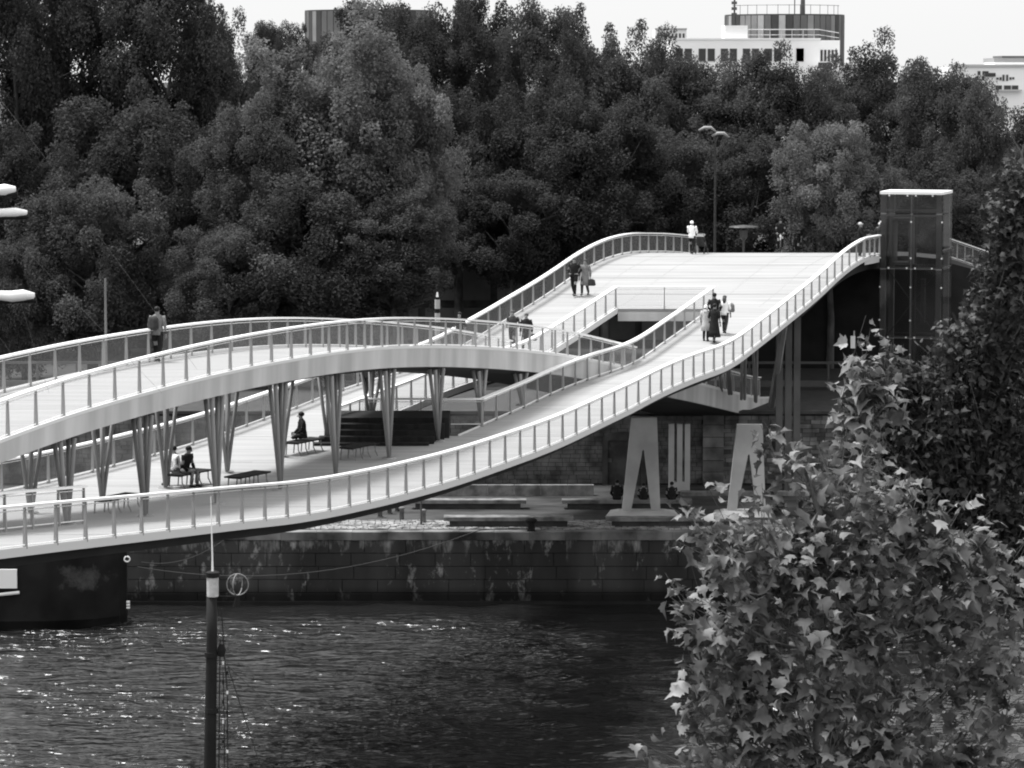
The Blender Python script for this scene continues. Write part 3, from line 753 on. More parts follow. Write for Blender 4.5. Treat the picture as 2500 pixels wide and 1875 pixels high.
def trunk_mesh(seed, h, rx, rz, r0=.34):
    """trunk from 0 to h (crown centre) with limbs into the crown"""
    r = random.Random(seed); mb = MB()
    bend = [(r.uniform(-.3, .3), r.uniform(-.3, .3)) for _ in range(5)]
    pts = [(bend[i][0] * i / 2, bend[i][1] * i / 2, h * 1.15 * i / 4) for i in range(5)]
    mb.tube(pts, [r0 * 1.25, r0, r0 * .85, r0 * .6, r0 * .25], 10)
    for k in range(13):
        z = h * r.uniform(.42, 1.05); th = r.uniform(0, 6.28); q = z / (h * 1.15) * 4
        i = min(int(q), 3); a = Vector(pts[i]).lerp(Vector(pts[i + 1]), q - i)
        L = rx * r.uniform(.55, .95); e = a + Vector((math.cos(th) * L, math.sin(th) * L, rz * r.uniform(.1, .6)))
        mid = a.lerp(e, .5) + Vector((0, 0, r.uniform(.1, .7)))
        mb.tube([a, mid, e], [r0 * .36, r0 * .24, r0 * .07], 6)
        for _ in range(2):
            f_ = mid.lerp(e, r.uniform(0, .6)); mb.tube([f_, f_ + Vector((r.uniform(-1.4, 1.4), r.uniform(-1.4, 1.4), r.uniform(.5, 1.8)))], [r0 * .14, r0 * .04], 5)
    return mb.mesh('trunk', M['bark'], True)
RX, RZ, HC = 4.6, 6.2, 10.5
CROWNS = [crown(100 + i, 80000, RX, RZ, leaf=(.1, .22)) for i in range(6)]
for me in CROWNS: me.materials.append(M['leaf_dark'])
TRUNKS = [trunk_mesh(40 + i, HC, RX, RZ) for i in range(4)]
ntree = 0
def tree(px, ytop, wpx, ybot, D, mk, label, base=None):
    """crown spans ytop..ybot and wpx across in the photograph, D metres out"""
    global ntree
    ntree += 1; i = ntree
    z1, z0 = at(px, ytop, D).z, at(px, ybot, D).z
    p = at(px, (ytop + ybot) / 2, D)
    g = base if base is not None else (WZ if D < TY else TZ)
    sx = wpx * D / F / 2 / RX / 1.1; sz = (z1 - z0) / 2 / RZ / 1.1
    zc = (z0 + z1) / 2
    rz = rnd.uniform(0, 6.28)
    t = thing('plane_tree', label, 'tree', (p.x, D, g), 0, 'trees along the far bank')
    c = link('crown', CROWNS[i % 6], t, (0, 0, zc - g), (0, 0, rz), (sx, sx, sz))
    c.material_slots[0].link = 'OBJECT'; c.material_slots[0].material = M[mk]
    link('trunk', TRUNKS[i % 4], t, (0, 0, 0), (0, 0, rz), (sx, sx, (zc - g) / HC))
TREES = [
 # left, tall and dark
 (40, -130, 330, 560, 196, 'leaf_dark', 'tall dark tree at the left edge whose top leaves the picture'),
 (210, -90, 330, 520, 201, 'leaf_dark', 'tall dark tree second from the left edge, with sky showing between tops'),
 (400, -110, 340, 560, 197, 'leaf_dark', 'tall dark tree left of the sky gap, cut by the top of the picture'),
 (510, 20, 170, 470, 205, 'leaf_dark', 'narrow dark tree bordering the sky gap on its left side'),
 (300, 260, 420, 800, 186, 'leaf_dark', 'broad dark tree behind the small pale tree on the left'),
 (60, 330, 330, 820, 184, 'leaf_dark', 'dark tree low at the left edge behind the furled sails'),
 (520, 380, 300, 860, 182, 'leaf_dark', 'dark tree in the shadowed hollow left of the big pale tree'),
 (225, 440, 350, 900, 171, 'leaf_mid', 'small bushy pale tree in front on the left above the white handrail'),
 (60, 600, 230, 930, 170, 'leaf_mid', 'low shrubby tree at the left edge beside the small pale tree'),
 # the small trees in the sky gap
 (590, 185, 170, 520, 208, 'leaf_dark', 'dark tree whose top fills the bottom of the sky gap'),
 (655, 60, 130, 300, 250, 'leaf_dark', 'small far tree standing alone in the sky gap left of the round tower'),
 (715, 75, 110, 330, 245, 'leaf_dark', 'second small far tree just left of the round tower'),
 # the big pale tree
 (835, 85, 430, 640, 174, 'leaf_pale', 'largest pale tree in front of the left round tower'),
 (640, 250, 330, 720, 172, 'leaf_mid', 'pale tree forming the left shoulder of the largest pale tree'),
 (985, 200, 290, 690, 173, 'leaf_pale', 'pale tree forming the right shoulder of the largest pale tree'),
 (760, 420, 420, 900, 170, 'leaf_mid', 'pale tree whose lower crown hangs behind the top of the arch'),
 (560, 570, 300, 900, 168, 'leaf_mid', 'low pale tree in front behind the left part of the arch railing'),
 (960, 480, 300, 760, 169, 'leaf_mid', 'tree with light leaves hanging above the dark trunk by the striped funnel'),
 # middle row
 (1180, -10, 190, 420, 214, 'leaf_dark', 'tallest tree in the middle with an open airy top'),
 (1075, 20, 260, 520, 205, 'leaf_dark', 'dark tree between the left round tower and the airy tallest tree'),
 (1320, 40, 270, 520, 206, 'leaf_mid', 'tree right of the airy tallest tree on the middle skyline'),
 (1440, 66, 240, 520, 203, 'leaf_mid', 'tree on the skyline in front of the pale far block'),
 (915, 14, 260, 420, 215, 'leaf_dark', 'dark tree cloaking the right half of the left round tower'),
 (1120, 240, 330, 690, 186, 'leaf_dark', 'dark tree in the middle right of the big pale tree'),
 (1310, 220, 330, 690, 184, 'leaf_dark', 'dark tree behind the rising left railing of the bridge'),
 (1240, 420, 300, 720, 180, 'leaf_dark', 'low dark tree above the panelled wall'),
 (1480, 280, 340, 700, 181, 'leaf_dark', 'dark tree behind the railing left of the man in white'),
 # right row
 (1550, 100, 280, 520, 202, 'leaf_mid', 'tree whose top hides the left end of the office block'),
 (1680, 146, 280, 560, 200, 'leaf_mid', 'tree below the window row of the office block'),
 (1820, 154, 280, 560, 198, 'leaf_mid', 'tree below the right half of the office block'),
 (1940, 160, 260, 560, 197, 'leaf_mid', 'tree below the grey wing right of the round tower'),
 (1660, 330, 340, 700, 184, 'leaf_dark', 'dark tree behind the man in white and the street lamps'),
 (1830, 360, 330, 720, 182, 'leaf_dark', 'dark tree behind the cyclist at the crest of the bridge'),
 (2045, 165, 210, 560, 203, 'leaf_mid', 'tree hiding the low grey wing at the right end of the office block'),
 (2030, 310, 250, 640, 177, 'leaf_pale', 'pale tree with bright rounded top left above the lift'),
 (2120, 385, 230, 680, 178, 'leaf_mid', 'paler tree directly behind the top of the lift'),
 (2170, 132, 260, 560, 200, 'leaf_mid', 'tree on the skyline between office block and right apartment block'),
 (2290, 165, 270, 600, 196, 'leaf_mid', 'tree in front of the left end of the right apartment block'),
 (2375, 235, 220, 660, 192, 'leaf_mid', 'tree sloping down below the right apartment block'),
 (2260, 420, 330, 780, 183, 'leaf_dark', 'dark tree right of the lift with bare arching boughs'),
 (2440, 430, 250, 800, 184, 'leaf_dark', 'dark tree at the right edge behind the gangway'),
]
for a in TREES: tree(*a)
def low_green():
    # undergrowth that closes the view between the trunks on the terrace
    r = random.Random(3)
    for i in range(22):
        px = -80 + i * 125 + r.uniform(-20, 20); D = 226 + r.uniform(-6, 6)
        tree(px, 330 + r.uniform(-40, 40), 260, 700, D, 'leaf_dark', 'dark tree of the back row deep in the park shade')
low_green()
tb = thing('bare_tree', 'thin leaning bare tree against the white block at the right edge', 'tree', at(2488, 760, 188), 0)
part('trunk', MB().tube([(0, 0, -6), (.6, 0, 3), (.7, .1, 6), (0, 0, 9), (-.9, 0, 10.6)], [.2, .15, .11, .08, .03], 7).tube([(.7, .1, 6), (.1, 0, 7.6), (-.6, 0, 8.4)], [.08, .05, .02], 6).tube([(0, 0, 9), (.4, 0, 10.5)], [.05, .02], 5), M['bark'], tb)

# ---------------------------------------------------------------- people
def limb_body(J, E_, name):
    keys = list(J); me = bpy.data.meshes.new(name)
    me.from_pydata([J[k][0] for k in keys], [(keys.index(a), keys.index(b)) for a, b in E_], [])
    o = bpy.data.objects.new(name, me); COL.objects.link(o)
    o.modifiers.new('s', 'SKIN'); o.modifiers.new('d', 'SUBSURF').levels = 1
    for i, k in enumerate(keys):
        d = me.skin_vertices[0].data[i]; q = J[k][1]
        d.radius = q if hasattr(q, '__len__') else (q, q); d.use_root = (k == 'pelvis')
    return o
def person(label, loc, rotz, pose='walk', h=1.72, top='c_dark', legs='c_dark', hair='hair_dark', coat='jacket', lean=0.0, cap=None, arms='down', mir=1, group=None, cat='person', longhair=False, hood=None):
    k = h / 1.75
    t = thing('person', label, cat, loc, rotz, group)
    def V(x, y, z): return Vector((x * k * mir, y * k, z * k))
    pz = {'walk': .94, 'stand': .95, 'sit': .52, 'cross': .17, 'ride': 1.02}[pose]
    up = pz - .95
    def T(x, y, z):                          # torso point, leaned forward round the pelvis
        z += up; dz = z - pz; c, s_ = math.cos(lean), math.sin(lean)
        return V(x, y * c - dz * s_, pz + dz * c + y * s_)
    J = {'pelvis': (T(0, 0, .97), .12), 'waist': (T(0, .01, 1.12), .115), 'chest': (T(0, .01, 1.32), .14), 'neck': (T(0, .0, 1.5), .055), 'head': (T(0, -.02, 1.6), (.082, .09)), 'crown': (T(0, -.01, 1.69), (.07, .075))}
    E_ = [('pelvis', 'waist'), ('waist', 'chest'), ('chest', 'neck'), ('neck', 'head'), ('head', 'crown')]
    leg = {'walk': (((.09, -.17, .5), (.09, -.2, .09), (.09, -.34, .04)), ((-.09, .03, .5), (-.09, .27, .15), (-.09, .17, .05))),
           'stand': (((.09, -.02, .5), (.09, .03, .08), (.1, -.11, .03)), ((-.09, -.02, .5), (-.09, .03, .08), (-.1, -.11, .03))),
           'sit': (((.11, -.44, .52), (.11, -.42, .09), (.11, -.56, .04)), ((-.11, -.44, .52), (-.11, -.36, .09), (-.11, -.5, .04))),
           'cross': (((.33, -.3, .17), (-.05, -.34, .09), (-.14, -.36, .06)), ((-.33, -.3, .17), (.05, -.26, .09), (.14, -.28, .06))),
           'ride': (((.1, -.36, .72), (.1, -.22, .3), (.1, -.36, .24)), ((-.1, -.28, .6), (-.1, -.06, .2), (-.1, -.2, .14)))}[pose]
    arm = {'down': ((.25, .04, 1.15), (.25, -.06, .9), (.245, -.1, .81)), 'swing': ((.25, -.06, 1.15), (.23, -.22, .95), (.22, -.27, .87)),
           'fwd': ((.23, -.12, 1.18), (.17, -.36, 1.1), (.15, -.45, 1.1)), 'hip': ((.3, .06, 1.17), (.2, -.12, 1.02), (.14, -.18, 1.02)),
           'lap': ((.26, -.08, 1.15), (.16, -.28, 1.02), (.1, -.34, 1.0)), 'bag': ((.26, .03, 1.15), (.27, -.02, .9), (.27, -.03, .8))}
    arm2 = {'swing': ((.25, .12, 1.15), (.24, .12, .9), (.24, .1, .81))}
    ends = {}
    for s in (1, -1):
        a = arm[arms] if not (arms == 'swing' and s < 0) else arm2['swing']
        n = 'r' if s > 0 else 'l'
        sh = T(.18 * s, .01, 1.42); el, wr, ha = [T(q[0] * s, q[1], q[2]) for q in a]
        J['sh' + n] = (sh, .06); J['el' + n] = (el, .043); J['wr' + n] = (wr, .03); J['ha' + n] = (ha, (.045, .025))
        E_ += [('chest', 'sh' + n), ('sh' + n, 'el' + n), ('el' + n, 'wr' + n), ('wr' + n, 'ha' + n)]
        kn, an, to = [V(*q) for q in leg[0 if s > 0 else 1]]
        hp = V(.09 * s, 0, pz - .04)
        J['hp' + n] = (hp, .085); J['kn' + n] = (kn, .058); J['an' + n] = (an, .042); J['to' + n] = (to, .035)
        E_ += [('pelvis', 'hp' + n), ('hp' + n, 'kn' + n), ('kn' + n, 'an' + n), ('an' + n, 'to' + n)]
        ends[n] = (sh, el, wr, ha, hp, kn, an, to)
    tmp = limb_body(J, E_, 'body')
    dg = bpy.context.evaluated_depsgraph_get()
    me = bpy.data.meshes.new_from_object(tmp.evaluated_get(dg)); me.name = 'body'
    old = tmp.data; bpy.data.objects.remove(tmp); bpy.data.meshes.remove(old)
    me.materials.clear(); me.materials.append(M['skin']); me.polygons.foreach_set('use_smooth', [True] * len(me.polygons))
    body = link('body', me, t)
    # face and fingers
    hd = T(0, -.02, 1.6)
    fm = MB().tube([hd + Vector((0, -.08 * k, .02 * k)), hd + Vector((0, -.115 * k, -.02 * k))], [.012 * k, .018 * k], 5)
    for s in (1, -1): fm.tube([hd + Vector((.035 * s * k, -.078 * k, .025 * k)), hd + Vector((.035 * s * k, -.095 * k, .025 * k))], .013 * k, 5)
    part('face', fm, M['skin'], body)
    for n in 'rl':
        wr, ha = ends[n][2], ends[n][3]; d = (ha - wr).normalized(); sd = d.orthogonal().normalized()
        hm = MB()
        for q in range(4):
            o_ = ha + sd * (.02 * (q - 1.5)) * k; hm.tube([o_, o_ + d * .05 * k, o_ + d * (.085 - .008 * abs(q - 1)) * k + Vector((0, -.015 * k, 0))], [.009 * k, .0085 * k, .007 * k], 5)
        hm.tube([ha - d * .03 * k, ha + sd * .045 * k + d * .02 * k], [.011 * k, .008 * k], 5)
        part('fingers', hm, M['skin'], body)
    # trousers
    tm = MB()
    for n in 'rl':
        hp, kn, an = ends[n][4:7]
        tm.tube([hp + Vector((0, 0, .05 * k)), hp.lerp(kn, .5), kn, kn.lerp(an, .55), an + (kn - an) * .06], [.105 * k, .095 * k, .076 * k, .066 * k, .058 * k], 10)
    if pose in ('walk', 'stand', 'ride'): tm.rings([(0, 0, (pz - .12) * k, .15 * k, .11 * k), (0, 0, (pz + .08) * k, .165 * k, .12 * k)], 12)
    else: tm.rings([(0, 0, (pz - .1) * k, .17 * k, .15 * k), (0, 0, (pz + .1) * k, .165 * k, .13 * k)], 12)
    part('trousers', tm, M[legs], t, True)
    # upper garment: torso rings follow the lean
    prof = {'jacket': [(.86, .185, .135), (.97, .185, .135), (1.12, .175, .125), (1.28, .2, .14), (1.4, .2, .13), (1.47, .13, .09), (1.51, .075, .07)],
            'coat': [(.5, .235, .2), (.75, .215, .17), (.97, .195, .145), (1.12, .18, .13), (1.28, .2, .14), (1.4, .2, .13), (1.47, .13, .09), (1.51, .075, .07)],
            'long': [(.28, .29, .27), (.5, .25, .22), (.8, .21, .17), (.97, .19, .145), (1.12, .18, .13), (1.28, .2, .14), (1.4, .2, .13), (1.47, .13, .09), (1.51, .075, .07)]}[coat]
    rings = []
    for z, rx_, ry_ in prof:
        ring = []
        for q in range(14):
            a = 2 * math.pi * q / 14
            x_, y_ = rx_ * math.cos(a), ry_ * math.sin(a)
            ring.append(T(x_, y_, z) if z > .95 else V(x_, y_, z + up))
        rings.append(ring)
    jm = MB().loft(rings)
    for n in 'rl':
        sh, el, wr = ends[n][0:3]
        jm.tube([sh + (sh - el) * .12, sh.lerp(el, .3), el, wr + (el - wr) * .08], [.078 * k, .072 * k, .06 * k, .048 * k], 9)
    part({'jacket': 'jacket', 'coat': 'coat', 'long': 'coat'}[coat], jm, M[top], t, True)
    if hood:
        part('hood', MB().tube([T(0, .07, 1.42), T(0, .1, 1.5), T(0, .05, 1.58), T(0, .02, 1.66)], [.1 * k, .12 * k, .11 * k, .07 * k], 10), M[hood], t, True)
    c = T(0, .012, 1.665); hm = MB()
    rr = []
    for a in np.linspace(-.9, 1.45, 6):
        rr.append([c + Vector((math.cos(a) * .098 * k * math.cos(q), math.cos(a) * .112 * k * math.sin(q) + .012 * k, math.sin(a) * .088 * k)) for q in np.linspace(0, 6.283, 12, endpoint=False)])
    hm.loft(rr)
    if longhair: hm.tube([T(0, .06, 1.66), T(0, .085, 1.52), T(0, .085, 1.4)], [.09 * k, .09 * k, .06 * k], 9)
    part('hair' if not cap else 'cap', hm, M[cap or hair], t, True)
    if cap: part('cap_peak', MB().rings([(c.x, c.y - .1 * k, c.z - .01 * k, .07 * k, .07 * k), (c.x, c.y - .1 * k, c.z + .012 * k, .065 * k, .065 * k)], 10), M[cap], t)
    for n in 'rl':
        an, to = ends[n][6:8]; d = (to - an); d.z = 0; d.normalize(); b = an - d * .06 * k; e = to + d * .05 * k
        zb = min(an.z - .06 * k, to.z)
        part('shoe', MB().tube([Vector((b.x, b.y, an.z - .03 * k)), Vector(an) - Vector((0, 0, .03 * k)), Vector((to.x, to.y, to.z + .008 * k)), Vector((e.x, e.y, to.z))], [(.035 * k, .035 * k), (.048 * k, .045 * k), (.046 * k, .035 * k), (.03 * k, .02 * k)], 8), M['shoe'], t, True)
    return t
AWAY, TOWARD = 2.82, -.32
PL = {}
p = stand(385, 884, zarc, 4.4, 8.2)
person('person in a grey jacket walking on the arch near the left handrail', p, AWAY + .2, 'walk', 1.72, 'c_mid', 'c_black', arms='down')
# rucksack of that walker
d_ = Vector((math.sin(AWAY + .2), -math.cos(AWAY + .2), 0))
solid('shoulder_bag', MB().rings([(0, 0, 0, .13, .08), (0, 0, .06, .17, .1), (0, 0, .34, .16, .1), (0, 0, .42, .1, .06)], 10), M['c_dark'], 'dark shoulder bag on the back of the grey jacket walker on the arch', 'bag', None, p - d_ * .2 + Vector((-.08, 0, 1.0)), True)
# pair behind the arch crest
p = stand(1252, 857, zcat, 9.2, 12.2); person('person in dark jacket with hands in pockets, left of the pair behind the arch railing', p, TOWARD, 'walk', 1.76, 'c_dark', 'c_dark', 'hair_mid', arms='hip')
p = stand(1285, 860, zcat, 8.8, 12.2); person('person in dark coat with a bag, right one of the pair behind the arch railing', p, TOWARD, 'walk', 1.68, 'c_black', 'c_dark', 'hair_mid', 'coat', arms='bag', mir=-1)
solid('handbag', MB().rings([(0, 0, 0, .14, .07), (0, 0, .05, .18, .09), (0, 0, .24, .15, .07), (0, 0, .3, .05, .03)], 8), M['c_dark'], 'dark handbag carried by the right person of the pair behind the arch railing', 'bag', None, p + Vector((.28, -.08, .5)), True)
# couple on the rising far strip
p = stand(1402, 723, zcat, 8.8, 12.2); person('man in black jacket and trousers walking left of the woman in a grey coat', p, TOWARD, 'walk', 1.8, 'c_black', 'c_black', 'hair_mid', arms='hip')
p = stand(1428, 722, zcat, 8.6, 12.2); person('woman in grey belted coat walking right of the man in black', p, TOWARD, 'walk', 1.7, 'c_mid', 'c_dark', 'hair_mid', 'coat', arms='bag', mir=-1)
solid('handbag', MB().rings([(0, 0, 0, .16, .08), (0, 0, .05, .2, .1), (0, 0, .26, .16, .08), (0, 0, .32, .06, .03)], 8), M['c_dark'], 'dark handbag hanging from the arm of the woman in the grey coat', 'bag', None, p + Vector((.3, -.1, .46)), True)
# man in white with pushchair
p = stand(1689, 621, zcat, 6, 11); pw = p
person('man in white jacket and pale cap at the crest pushing a pushchair', p, AWAY, 'walk', 1.68, 'c_white', 'c_black', 'hair_white', cap='c_white', arms='fwd')
d_ = Vector((math.sin(AWAY), -math.cos(AWAY), 0))
pc = thing('pushchair', 'small dark pushchair in front of the man in white', 'pushchair', p + d_ * .8 + Vector((.28, 0, 0)), AWAY)
part('seat', MB().tube([(0, .2, .42), (0, 0, .4), (0, -.22, .52)], [(.2, .05), (.2, .06), (.18, .05)], 8).tube([(0, .2, .42), (0, .3, .85)], [(.2, .05), (.18, .04)], 8), M['c_dark'], pc)
part('canopy', MB().tube([(0, .3, .84), (0, .1, .98), (0, -.1, .92)], [(.2, .03), (.22, .03), (.2, .03)], 8), M['c_mid'], pc)
part('frame', MB().tube([(-.22, .5, 1.02), (-.22, -.35, .12)], .014, 5).tube([(.22, .5, 1.02), (.22, -.35, .12)], .014, 5).tube([(-.22, .5, 1.02), (.22, .5, 1.02)], .016, 5).tube([(-.22, .1, .55), (-.22, .35, .12)], .014, 5).tube([(.22, .1, .55), (.22, .35, .12)], .014, 5), M['steel_dark'], pc)
def torus(R, r_, n=18, m=6):
    mb = MB(); vs = []; fs = []
    for i in range(n):
        for j in range(m):
            a, b = 2 * math.pi * i / n, 2 * math.pi * j / m
            vs.append((r_ * math.sin(b), (R + r_ * math.cos(b)) * math.cos(a), (R + r_ * math.cos(b)) * math.sin(a)))
            fs.append((i * m + j, ((i + 1) % n) * m + j, ((i + 1) % n) * m + (j + 1) % m, i * m + (j + 1) % m))
    return mb.add(vs, fs)
wm = torus(.09, .025).mesh('wheel', M['shoe'])
for q in ((-.22, -.35), (.22, -.35), (-.22, .35), (.22, .35)): link('wheel', wm, pc, (q[0], q[1], .115))
# group of four on the near strip
p = stand(1723, 832, zcat, .8, 4.0); pg = p
person('short person in light grey hooded jacket, front left of the group of four', p, AWAY, 'stand', 1.56, 'c_light', 'c_black', 'hair_white', 'coat', hood='c_white')
p2 = stand(1738, 838, zcat, .8, 4.0)
person('person in long black coat, front middle of the group of four', p2 + Vector((.1, 0, 0)), AWAY - .15, 'walk', 1.72, 'c_black', 'c_dark', 'hair_dark', 'long', .06)
p3 = stand(1744, 817, zcat, .8, 4.2)
person('tall man in black jacket standing behind the long black coat in the group of four', p3, AWAY, 'walk', 1.84, 'c_black', 'c_black', 'hair_dark', arms='hip')
p4 = stand(1769, 815, zcat, .6, 4.0)
person('woman in white top with long hair, right of the group of four', p4, AWAY, 'walk', 1.7, 'c_white', 'c_dark', 'hair_mid', 'jacket', longhair=True)
solid('shoulder_bag', MB().rings([(0, 0, 0, .1, .09), (0, 0, .06, .14, .1), (0, 0, .3, .12, .09), (0, 0, .4, .05, .04)], 9), M['c_mid'], 'grey shoulder bag at the right side of the woman in white', 'bag', None, p4 + Vector((.3, -.02, .95)), True)
# cyclist coming over the crest
yc = 170.5; p = at(1905, 640, yc); p.z = zcat(yc)
person('cyclist in black with pale face riding over the crest', p, -.1, 'ride', 1.78, 'c_black', 'c_black', lean=.35, arms='fwd')
bk = thing('bicycle', 'bicycle with bright front lamp under the cyclist in black', 'bicycle', p + Vector((0, -.1, 0)), -.1)
wm = torus(.33, .022, 24).mesh('wheel', M['shoe'])
for y_ in (-.62, .42): link('wheel', wm, bk, (0, y_, .355))
part('frame', MB().tube([(0, .42, .35), (0, -.05, .33), (0, -.48, .82), (0, .12, .84), (0, -.05, .33)], .02, 6).tube([(0, .12, .84), (0, .42, .35)], .014, 5).tube([(0, .1, .8), (0, .14, .95)], .016, 5), M['steel'], bk)
part('fork', MB().tube([(0, -.45, 1.0), (0, -.5, .8), (0, -.62, .35)], .018, 6), M['white'], bk)
part('handlebar', MB().tube([(-.28, -.4, 1.04), (-.1, -.48, 1.02), (.1, -.48, 1.02), (.28, -.4, 1.04)], .015, 6), M['steel_dark'], bk)
part('saddle', MB().tube([(0, .0, .97), (0, .14, .97), (0, .24, .97)], [(.03, .02), (.06, .03), (.08, .03)], 8), M['shoe'], bk)
part('lamp', MB().tube([(0, -.52, .92), (0, -.6, .92)], [.05, .06], 8), M['white'], bk)
# heads beyond the crest
for px, lab, hr, tp in ((1946, 'dark haired person seen from the chest up behind the crest', 'hair_mid', 'c_black'), (1990, 'person with white hair seen from the chest up behind the crest', 'hair_white', 'c_black')):
    yq = 176.5 if px < 1960 else 177.5
    q = at(px, 640, yq); q.z = zcat(yq)
    person(lab, q, TOWARD, 'walk', 1.66, tp, 'c_black', hr)
yq = 161.6; q = at(2100, 640, yq); q.z = zcat(160)
person('person in black with pale hat leaning at the end of the right railing', q, 1.2, 'stand', 1.74, 'c_black', 'c_black', cap='c_light', arms='fwd')
q = at(2148, 620, 164.2); q.z = zcat(160)
person('person half hidden behind the left post of the lift', q, AWAY, 'stand', 1.62, 'c_dark', 'c_black', 'hair_white')
# far strip, under and behind the arch
p = stand(893, 975, zcat, 8.8, 12); person('dark person walking on the far lower strip, upper body behind the arch', p, AWAY, 'walk', 1.76, 'c_dark', 'c_black')
p = stand(1122, 842, zcat, 11, 12.3); person('dark person close to the far handrail where it meets the arch railing', p, TOWARD, 'walk', 1.72, 'c_black', 'c_black')

# benches on the lower deck
def bench(px, py, label, rz=0.0, first=[None]):
    p = stand(px, py, zcat, 1.0, 11.5)
    if first[0] is None:
        t = thing('bench', label, 'bench', p, rz, 'benches on the lower deck')
        for i in range(5): part('slat', MB().box(-.9, .9, -.3 + i * .125, -.3 + i * .125 + .1, .4, .45), M['dark_wood'], t)
        for x in (-.75, -.25, .25, .75):
            part('leg', MB().tube([(x, -.22, .4), (x - .06, -.26, .2), (x + .04, -.3, 0)], .022, 5).tube([(x, .22, .4), (x + .04, .28, 0)], .022, 5).tube([(x, -.24, .385), (x, .24, .385)], .022, 5), M['tube'], t)
        first[0] = t
    else:
        t = first[0].copy(); COL.objects.link(t); t.location = p; t.rotation_euler = (0, 0, rz); t['label'] = label
        for ch in first[0].children:
            c = ch.copy(); COL.objects.link(c); c.parent = t
    return p
bz = 1.1
bp1 = bench(742, 1106, 'bench carrying the cross legged figure between the column bundles', bz)
bp2 = bench(462, 1186, 'bench under the leaning dark haired figure on the lower deck', bz)
bench(875, 1119, 'empty bench right of the cross legged figure', bz)
bench(605, 1192, 'empty bench behind the double handrail below the cross legged figure', bz)
bench(285, 1250, 'empty bench at the lower left behind the near handrail', bz)
person('person in black sitting cross legged on a bench on the lower deck', bp1 + Vector((-.02, 0, .45)), -1.3, 'cross', 1.74, 'c_black', 'c_black', 'hair_dark', lean=.12, arms='lap')
person('dark haired person in black jacket sitting bent forward on a bench', bp2 + Vector((-.14, -.12, 0)), 1.0, 'sit', 1.74, 'c_black', 'c_mid', 'hair_dark', lean=.3, arms='lap')
person('person in white shirt sitting beside the bent dark haired figure', bp2 + Vector((-.36, .3, 0)), -1.2, 'sit', 1.66, 'c_white', 'c_mid', 'hair_dark', lean=.25, arms='lap')

# figures on the quay below
def bench_sitter(px, dx, label, h, lean):
    b = atz(1500, 1221, QZ + .42); p = atz(px, 1221, QZ + .42)
    person(label, Vector((p.x + dx, b.y + .22, QZ - .03)), math.pi + dx, 'sit', h, 'c_black', 'c_black', 'hair_dark', lean=lean, arms='lap')
bench_sitter(1507, 0, 'dark figure sitting on the stone bench left of the first A shaped leg', 1.78, .1)
bench_sitter(1641, 0, 'dark figure sitting on the stone bench in front of the slotted support', 1.66, .25)
bench_sitter(1572, 0, 'dark figure on the stone bench seen between the feet of the first A shaped leg', 1.6, .3)

# ---------------------------------------------------------------- things on the quay
def slab(px0, px1, ytop, hgt, label, depth=.7, m='granite', name='stone_bench', top=None):
    # top front edge seen at row ytop
    a = atz(px0, ytop, QZ + hgt); b = atz(px1, ytop, QZ + hgt)
    t = thing(name, label, 'stone bench', (a.x, a.y, QZ))
    w = b.x - a.x
    part('seat', MB().box(0, w, 0, depth, hgt - .16, hgt), M[m], t)
    part('plinth', MB().box(.25, w - .25, .12, depth - .1, 0, hgt - .16), M['granite_dark'], t)
slab(1083, 1400, 1263, .46, 'long pale stone bench nearest the quay edge in the middle', .8)
slab(1480, 1812, 1264, .42, 'long stone bench nearest the quay edge between the two A shaped legs', .6)
slab(1000, 1285, 1221, .42, 'pale stone bench just behind the foremost one, left part', .7)
slab(1372, 1690, 1221, .42, 'stone bench on which the dark figures sit', .7)
lw = thing('low_wall', 'low pale stone wall along the back of the quay', 'wall', (0, 148.9, QZ))
x0, x1 = atz(1062, 1200, QZ).x, atz(1500, 1200, QZ).x
m_ = MB().box(-.6, .6, 0, .35, 0, .5).mesh('stone', M['granite'])
n_ = int((x1 - x0) / 1.22)
for i in range(n_): link('stone', m_, lw, (x0 + .61 + i * 1.22, rnd.uniform(-.01, .01), 0))
st = thing('step', 'long low stone step right of the slotted support', 'step', (0, 148.9, QZ))
x2 = atz(1690, 1200, QZ).x
m_ = MB().box(-.6, .6, 0, .6, 0, .18).mesh('stone', M['granite'])
for i in range(12): link('stone', m_, st, (x2 + i * 1.22, rnd.uniform(-.01, .01), 0))
bl = None
for px, py, lab in ((928, 1263, 'leftmost of the five short pale bollards under the bridge edge'), (951, 1255, 'second short pale bollard from the left under the bridge edge'),
               (970, 1249, 'middle one of the five short pale bollards, farthest back'), (981, 1271, 'short pale bollard standing foremost left of the thin pole'), (1034, 1277, 'short pale bollard just right of the thin pole')):
    q = atz(px, py, QZ)
    if bl is None:
        bl = t = thing('bollard', lab, 'bollard', q, 0, 'short pale bollards on the quay')
        part('post', MB().rings([(0, 0, 0, .1, .1), (0, 0, .5, .1, .1), (0, 0, .52, .13, .13), (0, 0, .57, .13, .13), (0, 0, .6, .07, .07)], 12), M['granite'], t, True)
        part('base', MB().rings([(0, 0, 0, .16, .16), (0, 0, .04, .14, .14)], 12), M['granite_dark'], t)
    else:
        t = bl.copy(); COL.objects.link(t); t.location = q; t['label'] = lab
        for ch in bl.children: c = ch.copy(); COL.objects.link(c); c.parent = t
q = atz(1028, 1282, QZ)
t = thing('pole', 'thin dark pole among the pale bollards on the quay', 'pole', q)
part('shaft', MB().tube([(0, 0, 0), (0, 0, 2.2)], .045, 7), M['steel_dark'], t); part('foot', MB().rings([(0, 0, 0, .12, .12), (0, 0, .05, .1, .1)], 8), M['steel_dark'], t)
q = atz(1297, 1297, QZ); mbq = q
